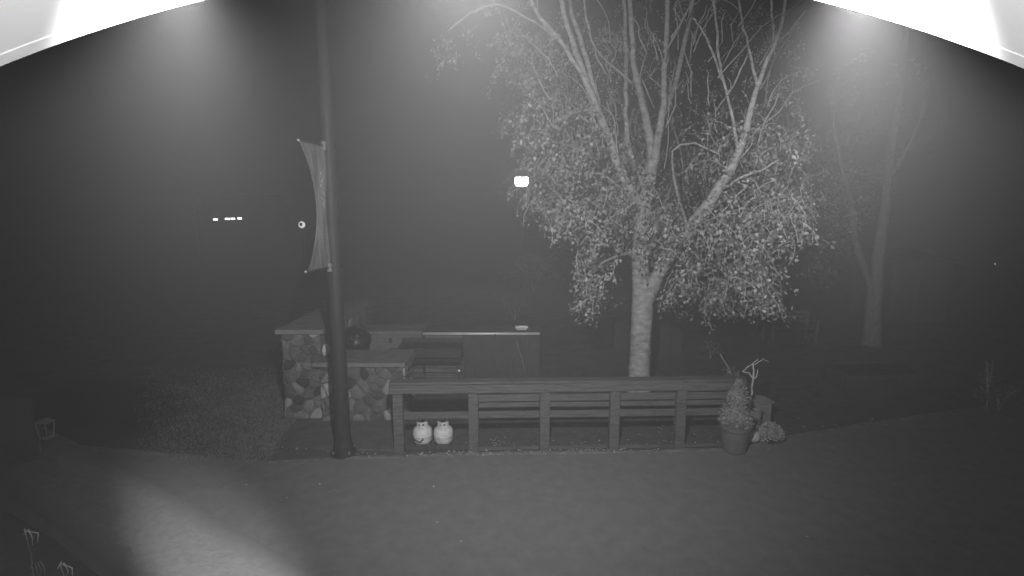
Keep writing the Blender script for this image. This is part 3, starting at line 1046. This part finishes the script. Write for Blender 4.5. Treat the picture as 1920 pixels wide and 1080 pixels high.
limb([(1250, 490, BY - .3, 5), (1300, 440, BY - .6, 4), (1350, 400, BY - .8, 4), (1400, 350, BY - 1, 3)], bt, n=8)
limb([(1196, 470, BY, 6), (1160, 480, BY - .2, 5), (1120, 500, BY - .4, 4), (1100, 515, BY - .4, 3)], bt, n=8)
limb([(1290, 430, BY - .5, 6), (1260, 300, BY - .8, 4), (1290, 270, BY - .9, 4), (1350, 290, BY - 1, 3)], bt, n=8)
limb([(1060, 90, BY - .7, 4), (1000, 40, BY - .9, 4), (930, 8, BY - 1.0, 3.5), (880, 25, BY - 1.0, 3), (838, 60, BY - 1.0, 2)], bt, n=8)


for k in range(64):
    x0, y0_ = random.uniform(1000, 1440), random.uniform(40, 330)
    Yt = BY + random.uniform(-1.2, 0.8)
    lean = (x0 - 1230) / 300 + random.gauss(0, .35)
    Lp = random.uniform(50, 130)
    limb([(x0, y0_, Yt, 2.6), (x0 + lean * Lp * .35 + random.gauss(0, 5), y0_ - Lp * .4, Yt + random.gauss(0, .1), 2.6), (x0 + lean * Lp * .6 + random.gauss(0, 8), y0_ - Lp * .75, Yt, 2.2), (x0 + lean * Lp + random.gauss(0, 10), y0_ - Lp, Yt, 1.4)], bt, 'branchlet', 'twig', n=5, sub=2)


def strands(spec, y0, y1, per=(5, 11), step=0.05):
    """leafy hanging twigs: spec is (cx, cy, rx, ry, how many)"""
    pts, lines = [], []
    for cx, cy, rx, ry, n in spec:
        for _ in range(n):
            while True:
                a, b = random.uniform(-1, 1), random.uniform(-1, 1)
                if a * a + b * b < 1:
                    break
            p = at(cx + a * rx, cy + b * ry - 14, random.uniform(y0, y1))
            k = random.randint(*per)
            dr = Vector((random.gauss(0, .8), random.gauss(0, .6), random.gauss(-0.25, .4)))
            line = [p.copy()]
            for i in range(k):
                dr = (dr * 0.85 + Vector((random.gauss(0, .2), random.gauss(0, .2), -0.17)))
                p = p + dr.normalized() * step
                line.append(p.copy())
                q = p + Vector((random.gauss(0, .05), random.gauss(0, .05), random.gauss(0, .04)))
                sv = Vector((0, 0, CAMH))
                e_ = (q - sv)
                hx, hv = e_.x, e_.z * math.cos(PITCH) + e_.y * math.sin(PITCH)
                dp = e_.y * math.cos(PITCH) - e_.z * math.sin(PITCH)
                if abs(960 + F * hx / dp - 978) < 24 and abs(540 - F * hv / dp - 341) < 20:
                    continue                         # the gap the yard light shows through
                pts.append(tuple(q))
                if random.random() < 0.35:
                    pts.append(tuple(q + Vector((random.gauss(0, .05), random.gauss(0, .05), random.gauss(0, .04)))))
            lines.append(line)
    return pts, lines


spec_low = [(1055, 410, 45, 32, 26), (1110, 500, 34, 60, 40), (1105, 560, 26, 34, 20), (1175, 420, 90, 45, 60), (1270, 450, 70, 55, 75), (1350, 475, 105, 65, 150), (1330, 572, 24, 30, 26), (1372, 548, 28, 36, 28), (1430, 535, 24, 54, 52),
            (1250, 560, 24, 24, 11), (1290, 545, 26, 28, 14), (1400, 400, 90, 60, 105), (1480, 410, 55, 65, 56)]
spec_low = [(a, b, c, d_, int(n * 1.35)) for a, b, c, d_, n in spec_low]
pts, lines = strands(spec_low, BY - 1.9, BY + 1.3)
spec_up = [(1010, 120, 80, 100, 26), (836, 108, 22, 30, 5), (915, 60, 40, 50, 5), (1045, 250, 80, 85, 66), (1030, 350, 58, 58, 70), (1140, 320, 70, 70, 50), (1180, 380, 100, 50, 50), (1380, 280, 90, 70, 44), (1455, 270, 60, 80, 32)]
spec_up = [(a, b, c, d_, int(n * 1.9)) for a, b, c, d_, n in spec_up]
p1, l1 = strands(spec_up, BY - 1.3, BY + 1.8)
pts += p1
lines += l1
spec_c = [(1000, 170, 70, 120, 34), (1080, 150, 85, 130, 44), (1180, 200, 90, 150, 44), (1290, 260, 110, 120, 70), (1400, 320, 100, 80, 56), (1480, 340, 65, 100, 44), (1230, 350, 120, 60, 50), (1300, 60, 170, 70, 34), (1440, 120, 75, 100, 24)]
spec_c = [(a, b, c, d_, int(n * 2.0)) for a, b, c, d_, n in spec_c]
p2, l2 = strands(spec_c, BY + 0.2, BY + 2.8)
V2, Q2 = leaves(p2, 0.055, 0.04, droop=0.7)
lines += l2
Vv, Q = leaves(pts, 0.074, 0.056, droop=0.6)
np_mesh('crown', np.concatenate([Vv, V2]), np.concatenate([Q, Q2 + len(Vv)]), 'birch_leaf', bt, kind='stuff')
m = MB()
for ln in lines:
    if random.random() < 0.85:
        m.tube(ln[::3] + [ln[-1]], 0.0045, 3, cap=False)
m.build('twigs', 'twig', bt)['kind'] = 'stuff'

# ------------------------------------------------------------------ trees behind on the right
SY = 14.0
b2 = at(1634, 655, SY)
t2 = thing('background_tree', 'dim forked tree standing further back near the right side', 'tree', (b2.x, b2.y, 0))
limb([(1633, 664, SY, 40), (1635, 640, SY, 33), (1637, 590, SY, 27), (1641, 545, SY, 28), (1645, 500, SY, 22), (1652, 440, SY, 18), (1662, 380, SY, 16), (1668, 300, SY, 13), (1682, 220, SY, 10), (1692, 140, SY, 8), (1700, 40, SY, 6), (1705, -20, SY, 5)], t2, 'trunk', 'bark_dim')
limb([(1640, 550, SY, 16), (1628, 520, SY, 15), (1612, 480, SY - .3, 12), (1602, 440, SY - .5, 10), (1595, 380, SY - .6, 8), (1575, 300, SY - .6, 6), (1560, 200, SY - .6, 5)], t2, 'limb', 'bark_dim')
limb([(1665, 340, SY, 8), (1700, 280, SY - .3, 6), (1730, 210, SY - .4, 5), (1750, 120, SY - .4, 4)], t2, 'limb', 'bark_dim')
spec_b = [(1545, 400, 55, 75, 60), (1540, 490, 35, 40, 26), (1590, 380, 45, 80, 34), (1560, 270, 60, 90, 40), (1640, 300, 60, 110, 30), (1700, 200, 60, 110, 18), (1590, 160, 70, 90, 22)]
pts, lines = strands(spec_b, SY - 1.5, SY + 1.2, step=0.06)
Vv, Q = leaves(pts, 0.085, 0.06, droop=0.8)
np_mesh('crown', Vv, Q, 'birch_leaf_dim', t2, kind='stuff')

b3 = gp(1465, 612)
t3 = thing('slender_tree', 'slender dim trunk between the birch foliage and the forked tree', 'tree', V3(b3, 0))
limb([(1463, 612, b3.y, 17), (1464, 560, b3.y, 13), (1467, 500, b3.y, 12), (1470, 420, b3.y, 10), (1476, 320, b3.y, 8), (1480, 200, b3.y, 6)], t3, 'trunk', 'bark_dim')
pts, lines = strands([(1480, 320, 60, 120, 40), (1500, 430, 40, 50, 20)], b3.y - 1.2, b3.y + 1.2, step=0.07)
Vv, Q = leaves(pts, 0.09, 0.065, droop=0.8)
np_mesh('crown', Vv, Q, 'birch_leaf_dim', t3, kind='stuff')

# ------------------------------------------------------------------ bench, storage boxes, raised bed, far right plants
b4 = gp(1490, 645)
be = thing('garden_bench', 'dim slatted garden bench under the trees on the right', 'bench', V3(b4, 0))
bxx, byy = b4.x, b4.y
for i in range(4):
    MB().box((bxx, byy + 0.07 + i * 0.12, 0.43), (1.34, 0.10, 0.03)).build('seat_slat', 'cabinet', be, bevel=0.004)
for i in range(3):
    MB().box((bxx, byy + 0.54 + i * 0.02, 0.56 + i * 0.13), (1.34, 0.03, 0.09)).build('back_slat', 'cabinet', be, bevel=0.004)
for s in (-0.63, 0.63):
    MB().box((bxx + s, byy + 0.05, 0.31), (0.06, 0.06, 0.62)).build('leg', 'cabinet', be, bevel=0.004)
    MB().box((bxx + s, byy + 0.585, 0.44), (0.06, 0.06, 0.88)).build('leg', 'cabinet', be, bevel=0.004)
    MB().box((bxx + s, byy + 0.28, 0.635), (0.08, 0.56, 0.03)).build('armrest', 'cabinet', be, bevel=0.004)
    MB().box((bxx + s, byy + 0.31, 0.16), (0.04, 0.46, 0.05)).build('stretcher', 'cabinet', be, bevel=0.004)

for (xa, xb, ya, yb, Y, lab) in ((1153, 1181, 600, 640, 13.2, 'pale upright box far behind, just left of the birch trunk'), (1224, 1282, 612, 668, 12.8, 'wide pale storage box far behind, just right of the birch trunk')):
    p0, p1 = at(xa, ya, Y), at(xb, ya, Y)
    t = thing('storage_box', lab, 'box', ((p0.x + p1.x) / 2, Y + 0.25, 0), 'boxes behind the birch')
    hh = p0.z
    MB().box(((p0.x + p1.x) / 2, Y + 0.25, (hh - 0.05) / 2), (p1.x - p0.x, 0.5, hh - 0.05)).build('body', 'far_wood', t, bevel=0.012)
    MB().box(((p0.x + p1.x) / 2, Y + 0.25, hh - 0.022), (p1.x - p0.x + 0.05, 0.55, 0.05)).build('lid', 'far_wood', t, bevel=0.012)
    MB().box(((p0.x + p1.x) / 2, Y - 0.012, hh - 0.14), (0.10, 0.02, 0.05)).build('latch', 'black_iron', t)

rb0, rb1 = gp(1592, 742), gp(1735, 738)
rb = thing('raised_bed', 'low plank sided raised bed in the dark at the right', 'garden bed', V3((rb0 + rb1) / 2, 0))
for i in range(3):
    MB().beam(V3(rb0, 0.07 + i * 0.145), V3(rb1, 0.07 + i * 0.145), 0.04, 0.138).build('plank', 'far_wood', rb, bevel=0.004)
    bk = Vector((0.1, 1.0, 0))
    MB().beam(V3(rb0 + bk, 0.07 + i * 0.145), V3(rb1 + bk, 0.07 + i * 0.145), 0.04, 0.138).build('plank', 'far_wood', rb, bevel=0.004)
    for q in (rb0, rb1):
        s = 1 if q is rb1 else -1
        MB().beam(V3(q + Vector((0.025 * s, 0.0, 0)), 0.07 + i * 0.145), V3(q + bk + Vector((0.025 * s, 0, 0)), 0.07 + i * 0.145), 0.04, 0.138).build('plank', 'far_wood', rb, bevel=0.004)
MB().add([V3(rb0, 0.36), V3(rb1, 0.36), V3(rb1 + bk, 0.36), V3(rb0 + bk, 0.36)], [(0, 1, 2, 3)]).build('soil', 'mulch', rb)


def shrub(name, label, base, r, h, n, mt='shrub_leaf', stems=5, size=0.06):
    t = thing(name, label, 'shrub', V3(base, 0))
    for k in range(stems):
        a = random.uniform(0, 6.28)
        MB().tube([V3(base, 0), V3(base, h * .5) + Vector((r * .3 * math.cos(a), r * .3 * math.sin(a), 0)), V3(base, h * .9) + Vector((r * .7 * math.cos(a), r * .7 * math.sin(a), 0))], [0.014, 0.01, 0.004], 5).build('stem', 'twig', t)
    pts = []
    for _ in range(n):
        v = RNG.normal(size=3)
        v /= np.linalg.norm(v)
        rr = RNG.random() ** 0.4
        k = 1 + 0.25 * math.sin(v[0] * 5 + v[2] * 4)
        pts.append((base.x + v[0] * r * rr * k, base.y + v[1] * r * rr * k, h * 0.55 + v[2] * h * 0.45 * rr * k))
    Vv, Q = leaves(pts, size, size * 0.6)
    np_mesh('foliage', Vv, Q, mt, t, kind='stuff')
    return t


shrub('shrub', 'low leafy shrub at the far right edge of the drive', gp(1872, 770), 0.38, 0.55, 500)
shrub('shrub', 'tall thin leggy plant left of the far right shrub', gp(1850, 768), 0.16, 1.05, 130, stems=4)
shrub('shrub', 'faint rounded shrub far behind the serving bar', gp(1000, 545), 1.6, 1.9, 900, size=0.14)
shrub('shrub', 'small faint shrub just above the steel bar', gp(965, 600), 0.7, 0.9, 350, size=0.09)
shrub('shrub', 'dim plant rising behind the open kettle grill', at(668, 590, 12.1) * Vector((1, 1, 0)) if False else V3(at(668, 590, 12.3), 0), 0.42, 1.75, 420, size=0.08)
shrub('shrub', 'low pale plant right of the wide storage box', gp(1332, 672), 0.3, 0.45, 300, size=0.07)

# garden shed far right
s0, s1 = at(1664, 610, 17.0), at(1772, 610, 17.0)
sh = thing('garden_shed', 'dark garden shed barely visible behind the forked tree on the right', 'shed', ((s0.x + s1.x) / 2, 18, 0))
w = s1.x - s0.x
for i in range(12):
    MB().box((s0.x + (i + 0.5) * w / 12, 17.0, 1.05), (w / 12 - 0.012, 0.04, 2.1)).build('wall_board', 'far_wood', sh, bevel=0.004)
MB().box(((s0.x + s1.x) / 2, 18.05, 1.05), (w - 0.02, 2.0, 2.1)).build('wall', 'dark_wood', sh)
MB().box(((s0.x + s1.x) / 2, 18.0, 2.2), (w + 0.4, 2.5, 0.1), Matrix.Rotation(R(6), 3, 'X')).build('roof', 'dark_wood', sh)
dr = MB().box((s0.x + 0.42, 16.955, 0.95), (0.75, 0.04, 1.85)).build('door', 'far_wood', sh, bevel=0.006)
for sx in (-0.41, 0.41):
    MB().box((s0.x + 0.42 + sx, 16.95, 0.97), (0.06, 0.05, 1.93)).build('frame', 'grey_wood', dr)

# ------------------------------------------------------------------ cabinet with lantern at the left edge
c0 = gp(74, 862)
cz = at(72, 745, c0.y).z
cab = thing('outdoor_cabinet', 'waist high boarded cabinet at the left edge of the view', 'cabinet', V3(c0, 0))
inn = Vector((c0.x, c0.y, 0)).normalized()           # its right side lies along the line of sight
back = Vector((-inn.y, inn.x, 0))
if back.x > 0:
    back = -back
Lc, Dc = 1.5, 0.9
rise = 0.30                                           # the lid climbs to the left


def cab_pt(a, b, z):
    p = c0 + back * a + inn * b
    return Vector((p.x, p.y, z))


def cab_slab(a0, a1, b0, b1, z0a, z0b, z1a, z1b):
    m = MB()
    v = [cab_pt(a0, b0, z0a), cab_pt(a1, b0, z0b), cab_pt(a1, b1, z0b), cab_pt(a0, b1, z0a), cab_pt(a0, b0, z1a), cab_pt(a1, b0, z1b), cab_pt(a1, b1, z1b), cab_pt(a0, b1, z1a)]
    return m.add(v, [(3, 2, 1, 0), (4, 5, 6, 7), (0, 1, 5, 4), (1, 2, 6, 5), (2, 3, 7, 6), (3, 0, 4, 7)])


zl = lambda a: cz - 0.05 + rise * a
cab_slab(0.02, Lc - 0.02, 0.02, Dc - 0.02, 0.0, 0.0, zl(0) - 0.01, zl(Lc) - 0.01).build('carcass', 'dark_wood', cab)
for i in range(9):
    a0, a1 = i * Lc / 9 + 0.002, (i + 1) * Lc / 9 - 0.002
    cab_slab(a0, a1, -0.02, 0.015, 0.0, 0.0, zl(a0) - 0.004, zl(a1) - 0.004).build('front_board', 'cabinet', cab)
cab_slab(-0.04, Lc + 0.05, -0.05, Dc + 0.03, zl(-0.04), zl(Lc + .05), zl(-0.04) + 0.04, zl(Lc + .05) + 0.04).build('top', 'cabinet', cab, bevel=0.008)
ln = thing('wall_lantern', 'small square metal lantern frame hanging on the cabinet corner', 'lantern', at(84, 822, c0.y - 0.05))
lcn = at(86, 806, c0.y - 0.05)
hw_, hh_ = 0.075, 0.12
MB().add([lcn + Vector(v) for v in ((-hw_ - .03, -hw_, hh_), (hw_ + .02, -hw_, hh_), (hw_ + .02, hw_, hh_), (-hw_ - .03, hw_, hh_), (-hw_ * .5, -hw_ * .5, hh_ + .05), (hw_ * .5, -hw_ * .5, hh_ + .05), (hw_ * .5, hw_ * .5, hh_ + .05), (-hw_ * .5, hw_ * .5, hh_ + .05))],
         [(3, 2, 1, 0), (4, 5, 6, 7), (0, 1, 5, 4), (1, 2, 6, 5), (2, 3, 7, 6), (3, 0, 4, 7)]).build('roof', 'lantern_metal', ln)
for sx in (-1, 1):
    for sy in (-1, 1):
        MB().beam(lcn + Vector((sx * hw_, sy * hw_, hh_)), lcn + Vector((sx * hw_ * .7, sy * hw_ * .7, -hh_)), 0.014, 0.014).build('corner_bar', 'lantern_metal', ln)
MB().box(lcn + Vector((0, 0, -hh_)), (hw_ * 1.7, hw_ * 1.7, 0.02)).build('base', 'lantern_metal', ln)
MB().lathe([(0.022, -hh_ + 0.01), (0.022, 0.0), (0.004, 0.01)], lcn, 10).build('candle', 'black_iron', ln)
MB().tube([lcn + Vector((-0.08, 0.03, hh_ - 0.02)), V3(c0, lcn.z + hh_ - 0.02)], 0.01, 6).build('bracket', 'lantern_metal', ln)
MB().tube([at(74, 826, c0.y - 0.04), at(76, 846, c0.y - 0.04)], 0.008, 6).build('hanging_cord', 'lantern_metal', ln)

# bent dry blades in the corner bed
for apex, legs, lab in (((47, 996), [(58, 1040), (66, 1110)], 'tallest bent dry stem with drooping blades in the bottom left corner'), ((66, 1056), [(72, 1080), (78, 1120)], 'shorter bent dry stem just below the tallest one in the corner'), ((113, 1060), [(122, 1085), (134, 1125)], 'thin pointed dry stem standing rightmost in the bottom left corner')):
    b0 = gp(legs[-1][0] + 6, legs[-1][1] + 60)
    t = thing('bare_stem', lab, 'stem', V3(b0, 0), 'bent stems in the corner bed')
    A = at(*apex, b0.y)
    mid = [at(*p, b0.y) for p in legs]
    MB().tube([V3(b0, 0), mid[1], mid[0], A], [0.010, 0.008, 0.006, 0.004], 6).build('stalk', 'twig', t)
    for dx, dz, ln_ in ((0.10, -0.09, 1.0), (0.05, -0.16, 0.8), (-0.035, -0.07, 0.7)):
        p1 = A + Vector((dx * .35, random.uniform(-.03, .03), 0.012))
        p2 = A + Vector((dx * .8, random.uniform(-.04, .04), dz * .45))
        p3 = A + Vector((dx * 1.15, random.uniform(-.05, .05), dz * ln_))
        MB().tube([A, p1, p2, p3], [0.004, 0.006, 0.005, 0.002], 5).build('blade', 'twig', t)

# ------------------------------------------------------------------ lit things in the distance
lp = at(978, 341, 24.0)
yl = thing('yard_light', 'bright square yard light glowing behind the left edge of the birch', 'light', (lp.x, 24.3, 0))
MB().tube([(lp.x, 24.5, 0), (lp.x, 24.5, lp.z + 0.2), (lp.x, 24.2, lp.z + 0.1)], 0.05, 10).build('post', 'black_iron', yl)
MB().box((lp.x, 24.14, lp.z + 0.02), (0.68, 0.2, 0.52)).build('housing', 'black_iron', yl, bevel=0.02)
MATS['yard_glow'] = glow_mat('yard_glow', 14.0)
MATS['window_glow'] = glow_mat('window_glow', 3.0)
MATS['ring_glow'] = glow_mat('ring_glow', 0.7)
m = MB()
ww, hh = 0.30, 0.21
out = [(-ww * .93, hh), (ww * .93, hh), (ww, hh * .85), (ww, -hh * .55), (ww * .8, -hh * .85), (0, -hh * 1.02), (-ww * .8, -hh * .85), (-ww, -hh * .55), (-ww, hh * .85)]
nn_ = len(out)
m.add([(lp.x + a, 24.0, lp.z + b) for a, b in out] + [(lp.x + a, 24.02, lp.z + b) for a, b in out], [tuple(range(nn_))] + [(i, i + nn_, (i + 1) % nn_ + nn_, (i + 1) % nn_) for i in range(nn_)])
m.build('lens', 'yard_glow', yl)
ld = bpy.data.lights.new('yard_light_lamp', 'POINT')
ld.energy = 120
ld.shadow_soft_size = 0.1
lo_ = bpy.data.objects.new('yard_light_lamp', ld)
COL.objects.link(lo_)
lo_.parent = yl
lo_.location = (0, -0.45, lp.z)

hy = 45.0
hx0, hx1 = at(370, 410, hy).x, at(490, 410, hy).x
fh = thing('distant_house', 'distant dark house with a row of four lit slit windows', 'house', ((hx0 + hx1) / 2, hy + 3, 0))
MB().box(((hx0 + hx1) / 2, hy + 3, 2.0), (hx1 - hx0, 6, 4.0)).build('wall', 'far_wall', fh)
m = MB()
xa, xb = hx0 - 0.4, hx1 + 0.4
m.add([(xa, hy - 0.4, 3.99), (xb, hy - 0.4, 3.99), (xb, hy + 6.4, 3.99), (xa, hy + 6.4, 3.99), (xa, hy + 3, 5.4), (xb, hy + 3, 5.4)], [(0, 1, 5, 4), (2, 3, 4, 5), (1, 2, 5), (3, 0, 4), (3, 2, 1, 0)])
m.build('roof', 'far_wall', fh)
for (xa, xb, y) in ((400, 408, 411.5), (422, 431, 410.5), (433, 440.5, 410), (445.5, 453, 409.5)):
    a, b = at(xa, y, hy - 0.03), at(xb, y, hy - 0.03)
    MB().box((a + b) / 2, (b.x - a.x, 0.04, 0.16)).build('window', 'window_glow', fh)

ry = 35.0
rc = at(565, 421, ry)
rl = thing('ring_light', 'small ring shaped light in the dark left of the banner', 'light', (rc.x, ry + 0.1, 0))
MB().tube([(rc.x, ry + 0.12, 0), (rc.x, ry + 0.12, rc.z)], 0.05, 8).build('post', 'black_iron', rl)
rr = []
for k in range(25):
    a = 2 * math.pi * k / 24
    rr.append(rc + Vector((0.17 * math.cos(a), 0, 0.17 * math.sin(a))))
MB().tube(rr, [0.06 + 0.035 * math.cos(2 * math.pi * k / 24 + .4) for k in range(25)], 8, cap=False).build('glowing_ring', 'ring_glow', rl, smooth=True)
MB().lathe([(0.005, 0), (0.12, 0), (0.12, 0.04), (0.005, 0.04)], rc, 16, Matrix.Rotation(R(90), 3, 'X')).build('hub', 'black_iron', rl)

gl = at(1866, 495, 30.0)
gt = thing('porch_light', 'tiny faint point of light near the right edge', 'light', (gl.x, 30, 0))
MB().tube([(gl.x, 30.1, 0), (gl.x, 30.1, gl.z)], 0.03, 6).build('post', 'black_iron', gt)
MB().lathe([(0.008, -0.03), (0.025, -0.02), (0.03, 0.012), (0.008, 0.03)], gl, 8).build('bulb', 'ring_glow', gt)

# ------------------------------------------------------------------ ground cover
# short rough grass left of the counter
pts = []
while len(pts) < 26000:
    px, py = random.uniform(250, 560), random.uniform(690, 862)
    if random.random() > min(1.0, max(0.0, (px - 250) / 240)) * min(1.0, (py - 680) / 70):
        continue
    p = gp(px, py)
    if (p.x > -4.25 and p.y > 8.7):
        continue
    if px > 500 and py > 785 and px > 520 - (py - 838) * 0.8:
        continue
    pts.append((p.x + random.gauss(0, .03), p.y + random.gauss(0, .03), 0.0))
P = np.array(pts)
n = len(P)
hgt = RNG.uniform(0.012, 0.045, n)
# clumpy height
hgt *= 0.55 + 0.9 * (0.5 + 0.5 * np.sin(P[:, 0] * 3.1 + np.sin(P[:, 1] * 2.3) * 2) * np.cos(P[:, 1] * 3.7))
a = RNG.uniform(0, 2 * np.pi, n)
sd = np.c_[np.cos(a), np.sin(a), np.zeros(n)] * 0.005
ln_ = np.c_[RNG.normal(size=(n, 2)) * 0.45, np.ones(n)] * hgt[:, None]
Vv = np.stack([P - sd, P + sd, P + sd * .3 + ln_, P - sd * .3 + ln_], axis=1).reshape(-1, 3)
Q = np.arange(n)[:, None] * 4 + np.array([[0, 1, 2, 3]])
np_mesh('grass', Vv, Q, 'grass_blade', None, kind='stuff')

# fallen leaves and litter along the foot of the fence
pts = []
for cx, cy, sx, sy, k in ((860, 852, 50, 3, 60), (1110, 843, 40, 4, 70), (1050, 846, 120, 4, 60), (1180, 838, 50, 4, 40), (660, 853, 18, 4, 26), (1235, 806, 12, 6, 10), (930, 832, 25, 5, 12), (1320, 832, 30, 4, 12), (560, 842, 60, 4, 20),
                          (1000, 830, 250, 12, 60), (1600, 800, 120, 8, 14), (960, 960, 400, 60, 6), (600, 900, 120, 20, 4)):
    for _ in range(k):
        p = gp(cx + random.gauss(0, sx), cy + random.gauss(0, sy))
        pts.append((p.x, p.y, 0.012 + random.random() * 0.012))
Vv, Q = leaves(pts, 0.045, 0.03, flat=True)
np_mesh('fallen_leaves', Vv, Q, 'fallen', None, kind='stuff')

# ------------------------------------------------------------------ the misty night air
hz = MB().box((0, 120, 4.7), (340, 300, 11.6)).build('haze', 'white_paint')
hm = bpy.data.materials.new('night_mist')
hm.use_nodes = True
hm.cycles.volume_sampling = 'EQUIANGULAR'
t = hm.node_tree
t.nodes.clear()
o_ = t.nodes.new('ShaderNodeOutputMaterial')
pv = t.nodes.new('ShaderNodeVolumePrincipled')
pv.inputs['Color'].default_value = (0.95, 0.95, 0.95, 1)
pv.inputs['Density'].default_value = 0.0082
pv.inputs['Anisotropy'].default_value = 0.0
t.links.new(pv.outputs[0], o_.inputs['Volume'])
hz.data.materials.clear()
hz.data.materials.append(hm)
hz['kind'] = 'stuff'
